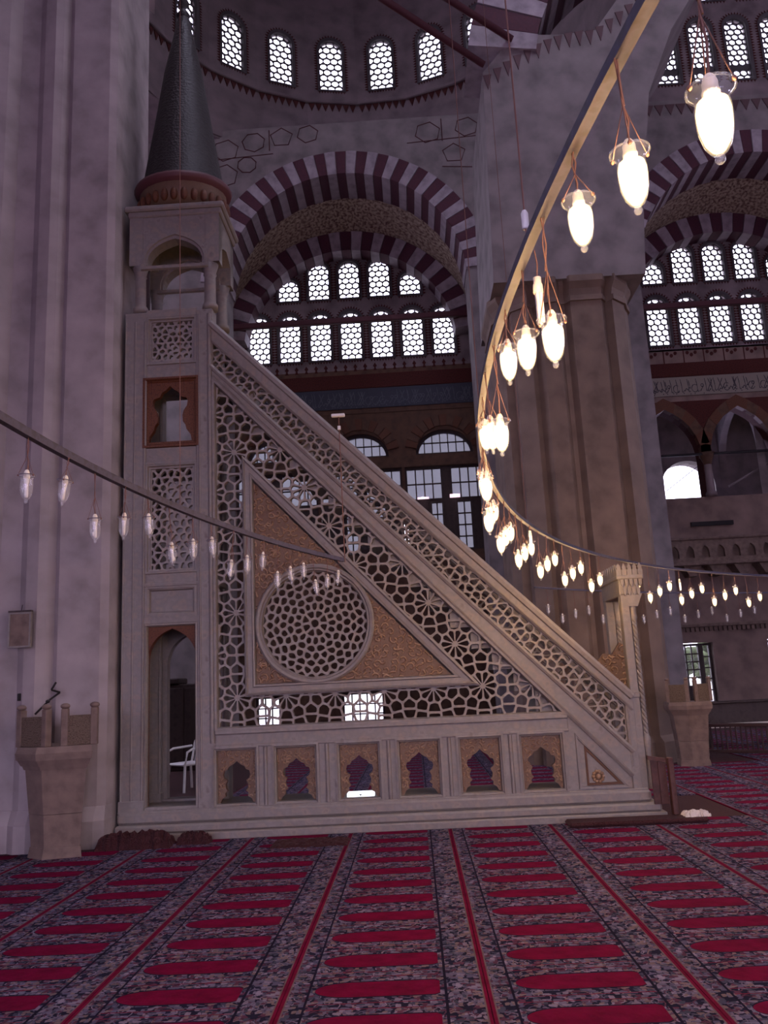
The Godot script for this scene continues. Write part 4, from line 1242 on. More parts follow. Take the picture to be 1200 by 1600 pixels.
func make_gallery() -> void:
	# right bay: upper gallery of striped arches, balcony, floor windows
	var mb := MB.new()
	var x0 := 5.9; var x1 := 13.9
	var ar := []
	for c in [7.83, 9.98, 12.13]: ar.append([c, 6.36, 1.9, 7.55, 9.05, 0.45])
	var fw := [[7.92, 0.5, 0.98, 2.19, 2.2, 0.0], [10.42, 0.5, 0.98, 2.19, 2.2, 0.0], [12.92, 0.5, 0.98, 2.19, 2.2, 0.0]]
	pierced(mb, x0, x1, 9.3, 10.95, [], -24.5, -24)
	pierced(mb, x0, x1, 2.6, 6.36, [], -24.5, -24)
	pierced(mb, x0, x1, 0.0, 2.6, fw, -24.5, -24)
	struct(obj("wall_back", mb, M.plaster_warm), "stone wall below the gallery at the right with floor-level windows", "wall")
	mb = MB.new()
	pierced(mb, x0, x1, 6.36, 9.3, ar, -24.5, -24)
	struct(obj("wall_arcade", mb, M.paint_red), "dark red painted spandrels of the gallery arcade at the right", "wall")
	for k in 3:
		var c: float = [7.83, 9.98, 12.13][k]
		var o := base("gallery_arch", "%s pointed gallery arch from the left with brown and dark striped stones" % ordinal(k + 1), "arch", Vector3(c, 7.55, -23.95))
		var h := half_arch(1.9, 0.0, 1.5, 0.45, 6)
		var hh := half_arch(2.5, 0.0, 1.85, 0.45, 6)
		for s in [1, -1]:
			for i in 6:
				mb = MB.new()
				mb.prism(PackedVector2Array([V(s * h[i].x, h[i].y), V(s * hh[i].x, hh[i].y), V(s * hh[i + 1].x, hh[i + 1].y), V(s * h[i + 1].x, h[i + 1].y)]), -0.2, 0.012 if i % 2 else 0.0)
				obj("voussoir", mb, M.umber if i % 2 else M.brown_stone, o)
	for k in 2:
		var col := thing("gallery_column", "short stone column with carved capital, %s between the gallery arches" % ["left one", "right one"][k], "column", Vector3(8.905 + k * 2.15, 6.36, -23.98))
		mb = MB.new(); mb.lathe([V(0.0, 0.0), V(0.16, 0.0), V(0.16, 0.1), V(0.12, 0.16), V(0.11, 0.95)], 14); obj("shaft", mb, M.plaster_dim, col)
		mb = MB.new(); mb.lathe([V(0.11, 0.95), V(0.13, 0.98), V(0.12, 1.0), V(0.2, 1.2), V(0.24, 1.3), V(0.0, 1.3)], 14); obj("capital", mb, M.brown_stone, col)
	script_band("trim_9", 6.0, 13.8, 9.47, 10.05, -24.0, true, "pale band of dark flowing calligraphy above the gallery arches at the right")
	wall_band("trim_10", 6.0, 13.8, 10.07, 10.5, M.paint_red, -24.0, "dark red patterned band above the pale calligraphy at the right")
	mb = MB.new()
	for k in 13:
		mb.box(Vector3(6.2 + k * 0.6, 10.5, -24.0), Vector3(6.23 + k * 0.6, 10.9, -23.985))
		for s in [-0.12, 0.0, 0.12]: mb.prism(arc(6.45 + k * 0.6 + s, 10.75 + absf(s) * 0.6, 0.05, 0.06, 0, 315, 7), -24.0, -23.985)
	struct(obj("trim_11", mb, M.paint_red), "small painted flowers under the right lower window row", "trim")
	var rod := MB.new()
	rod.box(Vector3(6.02, 7.58, -23.91), Vector3(13.76, 7.65, -23.84), 0.01)
	tag(obj("tie_bar", rod, M.iron), "thin black iron tie bar across the gallery arches at the right", "bar")
	# room behind the gallery arches
	mb = MB.new()
	pierced(mb, 5.9, 14.4, 6.3, 10.4, [[9.5, 7.05, 1.78, 7.45, 8.33, 0.0]], -28.2, -27.5)
	struct(obj("wall_gallery", mb, M.plaster), "pale inner wall of the gallery with an arched window", "wall")
	mb = MB.new()
	mb.box(Vector3(5.9, 5.9, -28.2), Vector3(14.4, 6.34, -24.5)); mb.box(Vector3(5.9, 10.2, -28.2), Vector3(14.4, 10.5, -24.5))
	mb.box(Vector3(5.5, 5.9, -28.2), Vector3(5.95, 10.5, -24.5)); mb.box(Vector3(14.3, 5.9, -28.2), Vector3(14.8, 10.5, -24.5))
	struct(obj("floor_gallery", mb, M.plaster), "floor, end walls and roof of the gallery room", "floor")
	mb = MB.new()
	mb.xf = Transform3D(Basis(Vector3.UP, PI / 2), Vector3(0, 0, -24.5))
	for x in [6.9, 10.6]: pierced(mb, 0.0, 3.0, 6.34, 10.2, [[1.5, 6.34, 2.98, 7.9, 9.6, 0.3]], x, x + 0.22)
	struct(obj("trim_12", mb, M.plaster), "pale cross arches inside the gallery room", "trim")
	window_count += 1
	mb = MB.new(); mb.prism(arched(9.5, 7.05, 1.78, 7.45, 8.33), -27.9, -27.88)
	struct(obj("window_%d" % window_count, mb, M.pane_glass), "bright arched gallery window seen behind the column at the right", "window")
	var d := MB.new()
	d.tube(PackedVector3Array([Vector3(8.7, 7.3, -27.4), Vector3(10.0, 8.2, -27.4)]), 0.015, 5)
	tag(obj("stay_rod", d, M.iron), "thin slanting rod across the bright arched gallery window", "rod")
	d = MB.new()
	d.tube(PackedVector3Array([Vector3(9.75, 6.8, -24.8), Vector3(11.2, 7.55, -24.8)]), 0.035, 6)
	tag(obj("stay_rod", d, M.plaster), "pale slanting rod in the dark gallery arch at the right edge", "rod")
	# balcony
	var bal := thing("balcony", "carved stone balcony parapet pierced by small pointed openings below the gallery", "balcony", Vector3(9.9, 4.3, -23.4))
	mb = MB.new()
	var hs := []
	for k in 17: hs.append([6.62 + k * 0.425, 4.52, 0.22, 4.66, 4.86, 0.4])
	pierced(mb, 6.05, 13.74, 4.40, 5.03, hs, -23.5, -23.4)
	part("parapet", mb, M.sandstone, bal)
	mb = MB.new(); mb.box(Vector3(6.05, 5.02, -23.55), Vector3(13.74, 5.1, -23.35), 0.02); mb.box(Vector3(6.05, 4.3, -23.98), Vector3(13.74, 4.42, -23.36), 0.02)
	part("coping", mb, M.sandstone, bal)
	for k in 10:
		mb = MB.new()
		mb.prism(PackedVector2Array([V(6.3 + k * 0.7, 4.3), V(6.45 + k * 0.7, 4.02), V(6.65 + k * 0.7, 4.02), V(6.8 + k * 0.7, 4.3)]), -23.98, -23.5)
		part("corbel", mb, M.sandstone, bal)
	mb = MB.new()
	mb.box(Vector3(8.2, 5.5, -24.0), Vector3(9.4, 5.62, -23.9))
	tag(obj("wall_fitting", mb, M.iron), "long dark flat fitting on the stone wall above the balcony", "fitting")
	mb = MB.new()
	mb.box(Vector3(10.9, 5.55, -24.0), Vector3(11.1, 5.72, -23.88))
	tag(obj("wall_fitting", mb, M.iron), "small square dark fitting on the stone wall above the balcony", "fitting")
	mb = MB.new()
	mb.box(Vector3(6.0, 2.62, -24.0), Vector3(13.8, 2.72, -23.85), 0.02)
	for k in 60: mb.box(Vector3(6.0 + k * 0.13, 2.5, -24.0), Vector3(6.07 + k * 0.13, 2.62, -23.9))
	struct(obj("trim_13", mb, M.sandstone), "toothed stone cornice above the floor windows at the right", "trim")
	for k in 3:
		var c: float = fw[k][0]
		sash(Vector3(c - 0.14, 0.5, -24.25), 0.66, 1.68, 3, 5, "floor-level window leaf with grid of panes, %s along the right wall" % ordinal(k + 1), M.pane_glass, M.dark_wood, 0.45)
		sash(Vector3(c + 0.34, 0.5, -24.25), 0.30, 1.68, 1, 5, "narrow floor-level window leaf beside the grid window, %s along the right wall" % ordinal(k + 1), M.pane_glass, M.dark_wood)

func make_piers() -> void:
	# left pier: stepped and fluted plan
	var p := PackedVector2Array([V(-8.5, -8.8), V(-4.85, -9.0), V(-4.72, -9.06), V(-4.62, -9.20), V(-4.40, -9.24), V(-4.30, -9.16), V(-4.16, -9.14), V(-4.08, -9.20), V(-4.02, -9.29), V(-3.96, -9.24), V(-3.5, -9.28), V(-3.42, -9.34), V(-3.40, -9.50), V(-3.42, -10.6), V(-3.75, -11.4), V(-8.5, -12.5)])
	var mb := MB.new()
	mb.column(p, 0, 26)
	struct(obj("pier", mb, M.pier), "huge fluted pale stone pier rising at the left", "pier")
	mb = MB.new()
	var c := V(-6.5, -10.6)
	var q := PackedVector2Array(); var r := PackedVector2Array()
	for e in p:
		q.append(e + V(0.0, 0.10)); r.append(e + V(0.0, 0.02))
	q[11].x = -3.40; q[12].x = -3.38; r[11].x = -3.42; r[12].x = -3.40
	mb.column(q, 0, 0.28, q); mb.column(q, 0.28, 0.42, r)
	struct(obj("baseboard_left", mb, M.pier), "stone foot course of the left pier", "base")
	# right pier
	p = PackedVector2Array([V(1.92, -15.5), V(2.05, -15.2), V(2.2, -15.2), V(2.22, -14.95), V(2.5, -14.72), V(2.6, -14.83), V(2.72, -14.66), V(3.02, -14.6), V(3.11, -14.74), V(3.19, -14.74), V(3.28, -14.6), V(3.85, -14.6), V(3.95, -14.76), V(4.06, -14.62), V(4.35, -14.9), V(4.42, -15.1), V(4.52, -15.3), V(4.52, -16.9), V(3.9, -17.5), V(2.5, -17.5), V(1.92, -16.9)])
	mb = MB.new()
	mb.column(p, 0, 8.4)
	struct(obj("pier", mb, M.pier_warm), "large fluted brown stone pier standing behind the foot of the stair", "pier")
	mb = MB.new()
	c = V(3.22, -16.05)
	for s in [[8.36, 8.46, 1.03, 1.03], [8.46, 8.6, 1.0, 1.02], [8.6, 8.72, 1.02, 1.07], [8.72, 8.84, 1.07, 1.07], [0.0, 0.35, 1.05, 1.05], [0.35, 0.45, 1.05, 1.0]]:
		var a := PackedVector2Array(); var b := PackedVector2Array()
		for e in p:
			a.append(c + (e - c) * s[2]); b.append(c + (e - c) * s[3])
		mb.column(a, s[0], s[1], b)
	struct(obj("trim_14", mb, M.pier_warm), "moulded capital and foot of the brown stone pier", "trim")
	mb = MB.new()
	mb.prism(PackedVector2Array([V(1.88, 8.8), V(4.72, 8.8), V(4.86, 10.5), V(5.2, 12.6), V(5.8, 14.0), V(6.6, 15.2), V(6.6, 15.9), V(5.6, 15.6), V(4.9, 14.9), V(4.3, 14.1), V(3.6, 14.05), V(2.9, 14.1), V(2.5, 13.9), V(2.0, 13.3)]), -17.6, -14.55)
	struct(obj("wall_pendentive", mb, M.plaster), "plain stone block rising from the brown pier to the upper arches", "wall")
	mb = MB.new()
	for k in 22:
		var t := k / 21.0
		var x := lerpf(2.0, 6.4, t)
		var y := 13.25 + sin(minf(t * 2.2, 1.0) * PI / 2) * 0.85 + maxf(0.0, t - 0.5) * 3.2
		mb.prism(PackedVector2Array([V(x, y - 0.02), V(x + 0.17, y), V(x + 0.085, y - 0.34)]), -14.55, -14.53)
	struct(obj("trim_15", mb, M.paint_faint), "dark painted crest along the top of the stone block over the brown pier", "trim")
	voussoir_arch("upper_striped_arch", "dim striped arch springing from the stone block over the brown pier", 6.6, 13.2, 3.6, 4.9, -16.0, -14.5, 95, 172, 13)
	# tie beams from the block
	for k in 2:
		mb = MB.new()
		var a := Vector3(2.0, 13.42, -14.45) if k == 0 else Vector3(2.6, 13.95, -14.45)
		var b := Vector3(-1.6, 13.42, -11.1) if k == 0 else Vector3(-0.4, 13.95, -11.9)
		mb.tube(PackedVector3Array([a, b]), 0.085, 4)
		tag(obj("tie_beam", mb, M.beam_paint), "%s dark tie beam slanting up across the top from the stone block" % ["lower", "upper"][k], "beam")

# ---------- carpets, lamps, furniture ----------
func carpet_texture() -> ImageTexture:
	var w := 512; var row := 224; var h := row * 4
	var im := Image.create(w, h, false, Image.FORMAT_RGB8)
	var tones := [Color(0.46, 0.42, 0.42), Color(0.38, 0.36, 0.37), Color(0.42, 0.36, 0.31), Color(0.32, 0.30, 0.33), Color(0.32, 0.19, 0.22), Color(0.24, 0.25, 0.27)]
	var rng := RandomNumberGenerator.new()
	rng.seed = 15
	# scrolling leaves and stems over a dark ground
	im.fill(Color(0.12, 0.11, 0.16))
	for k in 2900:
		var c := Vector2(rng.randf() * w, rng.randf() * h)
		var turn := rng.randf() * TAU; var bend := rng.randf_range(-0.09, 0.09)
		var stem := k % 4 == 0
		var long := rng.randi_range(22, 44) if stem else rng.randi_range(13, 25)
		var fat := 1.3 if stem else rng.randf_range(4.0, 6.6)
		var tone: Color = tones[rng.randi() % tones.size()]
		for s in long:
			var t := float(s) / long
			var r := fat if stem else fat * sin(PI * clampf(t * 0.9 + 0.08, 0.0, 1.0))
			var p := c + Vector2.from_angle(turn) * s
			turn += bend
			var n := int(r)
			im.fill_rect(Rect2i(posmod(int(p.x) - n, w - 12), posmod(int(p.y) - n, h - 12), 2 * n + 1, 2 * n + 1), tone)
	var wear := FastNoiseLite.new()
	wear.frequency = 0.012; wear.seed = 8
	for y in h:
		for x in w:
			var u := float(x) / w * 1.055; var v := (float(y % row) / row - 0.5) * 0.455
			var e := minf(u, 1.055 - u)
			var c := im.get_pixel(x, y)
			var t := clampf((u - 0.155) / 0.20, 0.0, 1.0)
			var half := 0.104 * sqrt(1.0 - (1.0 - t) * (1.0 - t)) if u > 0.155 and u < 0.815 else -1.0
			if u > 0.79: half -= (u - 0.79) * 0.8
			if half > 0.0:
				if absf(v) < half: c = Color(0.38, 0.035, 0.15)
				elif absf(v) < half + 0.012: c = Color(0.14, 0.10, 0.15)
			if absf(absf(v) - 0.19) < 0.005 and u > 0.14 and u < 0.83: c = Color(0.40, 0.10, 0.16)
			if absf(u - 0.845) < 0.008 or absf(u - 0.125) < 0.006: c = Color(0.10, 0.08, 0.13)
			if e < 0.026: c = Color(0.38, 0.32, 0.28)
			if e < 0.018: c = Color(0.38, 0.05, 0.15)
			var k := 0.92 + 0.16 * wear.get_noise_2d(x, y)
			im.set_pixel(x, y, Color(c.r * k * 1.08, c.g * k * 1.08, c.b * k * 1.26))
	return ImageTexture.create_from_image(im)

func make_carpets() -> void:
	var m := StandardMaterial3D.new()
	m.albedo_texture = carpet_texture(); m.roughness = 0.95
	m.metallic_specular = 0.15
	var pile := noise_tex(FastNoiseLite.TYPE_PERLIN, 0.2, [], 256, 3, 41, true)
	m.heightmap_enabled = true; m.heightmap_texture = pile; m.heightmap_scale = 0.2
	M["carpet"] = m
	for i in range(-5, 9):
		var x0 := 0.28 + i * 1.055 + 0.002; var x1 := x0 + 1.051
		var spans := [[-9.38, 3.0, "before"]]
		if x0 > 2.5: spans = [[-14.4, 3.0, "beyond the foot of"]]
		if x0 > 2.5 and x0 < 4.6: spans = [[-14.35, 3.0, "beyond the foot of"]]
		if x0 >= 4.6: spans = [[-20.9, 3.0, "far right of"]]
		if x0 < -3.3: spans = [[-9.0, 3.0, "left of"]]
		if x0 > -3.3 and x0 < 2.4: spans.append([-20.9, -11.05, "behind"])
		for s in spans:
			var mb := MB.new()
			var z0: float = s[0]; var z1: float = s[1]; var y := 0.012
			mb.quad_uv(Vector3(x0, y, z1), Vector3(x1, y, z1), Vector3(x1, y, z0), Vector3(x0, y, z0), V(0, z1 / 1.82), V(1, z1 / 1.82), V(1, z0 / 1.82), V(0, z0 / 1.82))
			mb.quad_uv(Vector3(x0, 0, z1), Vector3(x1, 0, z1), Vector3(x1, y, z1), Vector3(x0, y, z1), V(0, 0), V(1, 0), V(1, 0.01), V(0, 0.01))
			mb.quad_uv(Vector3(x1, 0, z0), Vector3(x0, 0, z0), Vector3(x0, y, z0), Vector3(x1, y, z0), V(0, 0), V(1, 0), V(1, 0.01), V(0, 0.01))
			mb.quad_uv(Vector3(x0, 0, z0), Vector3(x0, 0, z1), Vector3(x0, y, z1), Vector3(x0, y, z0), V(0, 0), V(0.01, 0), V(0.01, 0.2), V(0, 0.2))
			mb.quad_uv(Vector3(x1, 0, z1), Vector3(x1, 0, z0), Vector3(x1, y, z0), Vector3(x1, y, z1), V(0, 0), V(0.01, 0), V(0.01, 0.2), V(0, 0.2))
			tag(obj("carpet_runner", mb, m), "%s red prayer carpet strip from the left, lying %s the pulpit" % [ordinal(i + 6), s[2]], "carpet", "red niche-patterned prayer carpets")

const HUB := Vector3(11.62, 2.82, -3.174)
const RING := 11.255
const OUTER := 13.42
const LAMP_SIZE := 1.13
var lamp_shapes := {}

func on_ring(r: float, deg: float, y: float) -> Vector3:
	return Vector3(HUB.x + r * cos(deg_to_rad(deg)), y, HUB.z + r * sin(deg_to_rad(deg)))

func make_lamp_shapes() -> void:
	var mb := MB.new()
	mb.lathe([V(0.004, -0.052), V(0.012, -0.047), V(0.019, -0.036), V(0.0245, -0.016), V(0.0262, 0.004), V(0.0262, 0.022), V(0.0245, 0.036), V(0.0265, 0.042), V(0.032, 0.048), V(0.0345, 0.054)], 20)
	lamp_shapes.glass = mb.mesh()
	mb = MB.new()
	mb.tube(PackedVector3Array(range(20).map(func(k): return Vector3(cos(TAU * k / 20) * 0.0345, 0.054, sin(TAU * k / 20) * 0.0345))), 0.0022, 5, true)
	lamp_shapes.rim = mb.mesh()
	mb = MB.new()
	mb.ball(Vector3(0, -0.058, 0), Vector3(0.0075, 0.0085, 0.0075), 12)
	lamp_shapes.knob = mb.mesh()
	mb = MB.new()
	mb.lathe([V(0.0, -0.048), V(0.010, -0.044), V(0.0185, -0.03), V(0.0230, -0.012), V(0.0248, 0.006), V(0.0250, 0.020), V(0.0225, 0.032), V(0.014, 0.039), V(0.0, 0.041)], 18)
	lamp_shapes.bulb = mb.mesh()
	mb = MB.new()
	mb.lathe([V(0.0, 0.038), V(0.0125, 0.038), V(0.0135, 0.05), V(0.0115, 0.056), V(0.0115, 0.066), V(0.0095, 0.072), V(0.006, 0.078), V(0.0, 0.08)], 14)
	lamp_shapes.socket = mb.mesh()
	mb = MB.new()
	mb.lathe([V(0.0, -0.042), V(0.0075, -0.040), V(0.0085, -0.03), V(0.0085, 0.02), V(0.011, 0.026), V(0.011, 0.04)], 12)
	mb.ball(Vector3(0.009, -0.022, 0.004), Vector3(0.006, 0.012, 0.006), 8)
	lamp_shapes.tube = mb.mesh()

func cords_for(drop: float) -> ArrayMesh:
	var key := "cord %.3f" % drop
	if lamp_shapes.has(key): return lamp_shapes[key]
	var mb := MB.new()
	var fork := lerpf(0.08, drop, 0.42)
	mb.tube(PackedVector3Array([Vector3(0.003, drop, 0), Vector3(-0.003, lerpf(fork, drop, 0.5), 0.003), Vector3(0.004, fork, 0)]), 0.0022, 5)
	mb.tube(PackedVector3Array([Vector3(-0.004, drop, 0), Vector3(0.004, lerpf(fork, drop, 0.5), -0.003), Vector3(0.0, fork, 0)]), 0.0018, 5)
	for k in 3:
		var a := TAU * k / 3 + 0.4
		mb.tube(PackedVector3Array([Vector3(0, fork, 0), Vector3(cos(a) * 0.0345, 0.054, sin(a) * 0.0345)]), 0.0013, 4)
		mb.ball(Vector3(cos(a) * 0.035, 0.052, sin(a) * 0.035), Vector3(0.004, 0.005, 0.004), 6)
	mb.tube(PackedVector3Array([Vector3(0, fork, 0), Vector3(0.004, lerpf(0.08, fork, 0.5), 0.004), Vector3(0, 0.076, 0)]), 0.0022, 5)
	lamp_shapes[key] = mb.mesh()
	return lamp_shapes[key]

func hang_lamp(r: float, deg: float, y: float, lit: bool, label: String, group: String, tilt := 0.0) -> void:
	var at := on_ring(r, deg, y)
	var o := thing("hanging_lamp", label, "lamp", at, group)
	o.rotation = Vector3(0, deg * 0.7, tilt)
	o.scale = Vector3.ONE * LAMP_SIZE
	obj("glass_cup", lamp_shapes.glass, M.lamp_glass, o)
	obj("glass_rim", lamp_shapes.rim, M.lamp_glass if lit else M.lamp_rim, o)
	obj("glass_drop", lamp_shapes.knob, M.lamp_glass, o)
	obj("socket", lamp_shapes.socket, M.white_socket, o)
	obj("cords", cords_for((HUB.y - y) / LAMP_SIZE), M.cord, o)
	if lit:
		obj("glowing_bulb", lamp_shapes.bulb, M.lit_bulb, o)
		var l := OmniLight3D.new()
		l.name = "bulb"
		l.light_color = Color(1.0, 0.80, 0.55); l.light_energy = LAMP_POWER; l.light_size = 0.02
		l.omni_range = 40.0; l.omni_attenuation = 2.0; l.shadow_enabled = true
		o.add_child(l, true)
	else:
		obj("white_tube", lamp_shapes.tube, M.white_plastic, o)

func bare_tube(deg: float, y: float, lit: bool, label: String) -> void:
	var o := thing("bare_tube_lamp", label, "lamp", on_ring(RING - 0.02, deg, y))
	o.scale = Vector3.ONE * LAMP_SIZE
	var mb := MB.new()
	mb.lathe([V(0, 0.030), V(0.0135, 0.030), V(0.0125, 0.052), V(0.0105, 0.056), V(0.0105, 0.072), V(0, 0.074)], 12)
	obj("socket", mb, M.white_socket, o)
	mb = MB.new()
	for s in 3:
		var a := TAU * s / 3
		mb.tube(PackedVector3Array([Vector3(cos(a) * 0.0065, 0.032, sin(a) * 0.0065), Vector3(cos(a) * 0.0065, -0.052, sin(a) * 0.0065), Vector3(cos(a) * 0.002, -0.058, sin(a) * 0.002)]), 0.0052, 8)
	obj("tube", mb, M.lit_tube if lit else M.white_plastic, o)
	mb = MB.new()
	mb.tube(PackedVector3Array([Vector3(0, 0.07, 0), Vector3(0.004, lerpf(0.07, (HUB.y - y) / LAMP_SIZE, 0.5), 0), Vector3(0, (HUB.y - y) / LAMP_SIZE, 0)]), 0.002, 5)
	obj("cord", mb, M.cord, o)

func ring_bar(r: float, a0: float, a1: float, wide: float, high: float) -> MB:
	var mb := MB.new()
	var n := int((a1 - a0) / 1.0)
	for i in n:
		var a := lerpf(a0, a1, float(i) / n); var b := lerpf(a0, a1, float(i + 1) / n)
		var p := []
		for q in [a, b]:
			for s in [[-1, -1], [1, -1], [1, 1], [-1, 1]]: p.append(on_ring(r + s[0] * wide / 2, q, HUB.y + high * (0.5 + s[1] * 0.5)))
		for k in 4: mb.quad(p[k], p[(k + 1) % 4], p[4 + (k + 1) % 4], p[4 + k])
	return mb

func make_rings() -> void:
	make_lamp_shapes()
	tag(obj("chandelier_ring", ring_bar(RING, 158, 300, 0.029, 0.029), M.ring_metal), "great tan iron hoop at the right carrying the lit lamps", "hoop")
	tag(obj("chandelier_ring", ring_bar(OUTER, 165, 203.6, 0.034, 0.040), M.ring_metal), "straight-looking outer hoop bar with unlit lamps crossing before the pulpit from the left edge", "hoop")
	tag(obj("chandelier_ring", ring_bar(OUTER, 223.2, 300, 0.025, 0.025), M.ring_metal), "thin far part of the outer hoop with unlit lamps, before the brown pier", "hoop")
	var ys := [2.459, 2.549, 2.628]
	var lit := 0
	for k in 44:
		if k > 28 and k < 32: continue
		lit += 1
		hang_lamp(RING, 170.0 + 1.5 * k, ys[k % 3] - (0.034 if k > 29 else 0.0), true, "%s lit glass lamp along the great hoop, counted down from its top right end" % ordinal(lit), "lit glass lamps on the great hoop", sin(k * 2.1) * 0.05)
	bare_tube(175.4, 2.651, false, "bare white tube lamp beside the fourth lit lamp on the great hoop")
	bare_tube(199.5, 2.685, true, "bare lit tube above the lamps left of the gilded gate top")
	bare_tube(223.8, 2.617, true, "bare lit tube among the lamps right of the gilded gate top")
	var yo := [2.572, 2.634, 2.498]
	for k in 17:
		hang_lamp(OUTER, 182.56 + 1.6 * k - 0.02 * k * k, yo[k % 3], false, "%s unlit glass lamp from the left on the outer hoop before the pulpit" % ordinal(k + 1), "unlit glass lamps before the pulpit", sin(k * 1.7) * 0.12)
	var yf := [2.504, 2.368, 2.448]
	for k in 16:
		hang_lamp(OUTER, 224.5 + 1.46 * k, yf[k % 3], false, "%s small unlit lamp from the left on the far outer hoop behind the gate" % ordinal(k + 1), "unlit glass lamps before the brown pier")
	# suspension cords
	for q in [[RING, 175.4, "left of the great hoop's tallest lamps"], [RING, 199.5, "above the lamps left of the gate top"], [OUTER, 190.55, "falling before the turret to the outer hoop"], [RING, 187.0, "beside the leftmost bend of the great hoop"]]:
		var mb := MB.new()
		var a := on_ring(q[0], q[1], HUB.y + 0.02)
		mb.tube(PackedVector3Array([a, a + Vector3(0.004, 5, 0), a + Vector3(0, 23.3, 0)]), 0.0028, 5)
		tag(obj("suspension_cord", mb, M.cord), "long thin cord %s" % q[2], "cord")
	var st := thing("hook_rod", "thin rod with a small white clamp on top, at the end of the outer hoop", "rod", on_ring(OUTER, 203.75, HUB.y))
	st.scale = Vector3.ONE * LAMP_SIZE
	var mb := MB.new()
	mb.tube(PackedVector3Array([Vector3(0, 0, 0), Vector3(-0.005, 1.40, 0)]), 0.005, 5)
	obj("rod", mb, M.cord, st)
	mb = MB.new()
	mb.box(Vector3(-0.075, 1.40, -0.02), Vector3(0.055, 1.43, 0.02), 0.006)
	obj("clamp", mb, M.white_plastic, st)
	mb = MB.new()
	mb.box(Vector3(-0.02, 1.27, -0.012), Vector3(0.01, 1.31, 0.012), 0.004)
	obj("tag", mb, M.white_plastic, st)
	mb = MB.new()
	mb.lathe([V(0, -0.02), V(0.011, -0.02), V(0.011, 0.03), V(0.006, 0.04), V(0, 0.042)], 10, on_ring(RING, 175.4, 2.91))
	tag(obj("cord_plug", mb, M.white_plastic), "small white plug on the cord beside the great hoop", "plug")

func make_lectern(at: Vector3, size: Vector3, turn: float, material: Material, label: String) -> void:
	var o := thing("stone_lectern", label, "lectern", at)
	o.scale = size; o.rotation.y = turn
	var foot := PackedVector2Array([V(-0.27, 0.16), V(-0.07, 0.30), V(0.27, 0.22), V(0.09, -0.2), V(-0.27, -0.2)])
	var grow := func(s: float) -> PackedVector2Array:
		var q := PackedVector2Array()
		for e in foot: q.append(e * s)
		return q
	var mb := MB.new()
	mb.column(grow.call(1.1), 0, 0.10, grow.call(1.04)); mb.column(grow.call(1.0), 0.10, 0.42, grow.call(1.09)); mb.column(grow.call(1.1), 0.425, 0.87, grow.call(1.26))
	obj("pedestal", mb, material, o)
	mb = MB.new()
	for s in [[0.86, 0.90, 1.3, 1.36], [0.90, 0.96, 1.40, 1.52], [0.96, 1.03, 1.56, 1.60], [1.03, 1.09, 1.58, 1.52]]: mb.column(grow.call(s[2]), s[0], s[1], grow.call(s[3]))
	obj("cornice", mb, material, o)
	for s in [[-0.40, -0.05, 0.20, 0.38], [0.13, 0.42, 0.34, 0.28]]:
		var a := Vector3(s[0], 1.09, s[2]); var b := Vector3(s[1], 1.09, s[3])
		var yaw := atan2(-(b.z - a.z), b.x - a.x)
		mb = MB.new()
		mb.xf = Transform3D(Basis(Vector3.UP, yaw), a)
		var len := Vector2(b.x - a.x, b.z - a.z).length()
		mb.box(Vector3(0.03, 0.0, -0.03), Vector3(len - 0.03, 0.30, 0.02), 0.006)
		var pn := obj("carved_panel", mb, M.carved_stone, o)
		for e in [0.0, len]:
			mb = MB.new()
			mb.xf = Transform3D(Basis(Vector3.UP, yaw), a)
			mb.box(Vector3(e - 0.035, 0, -0.045), Vector3(e + 0.035, 0.37, 0.035), 0.006)
			mb.ball(Vector3(e, 0.395, 0), Vector3(0.05, 0.03, 0.04), 8)
			obj("panel_post", mb, material, pn)

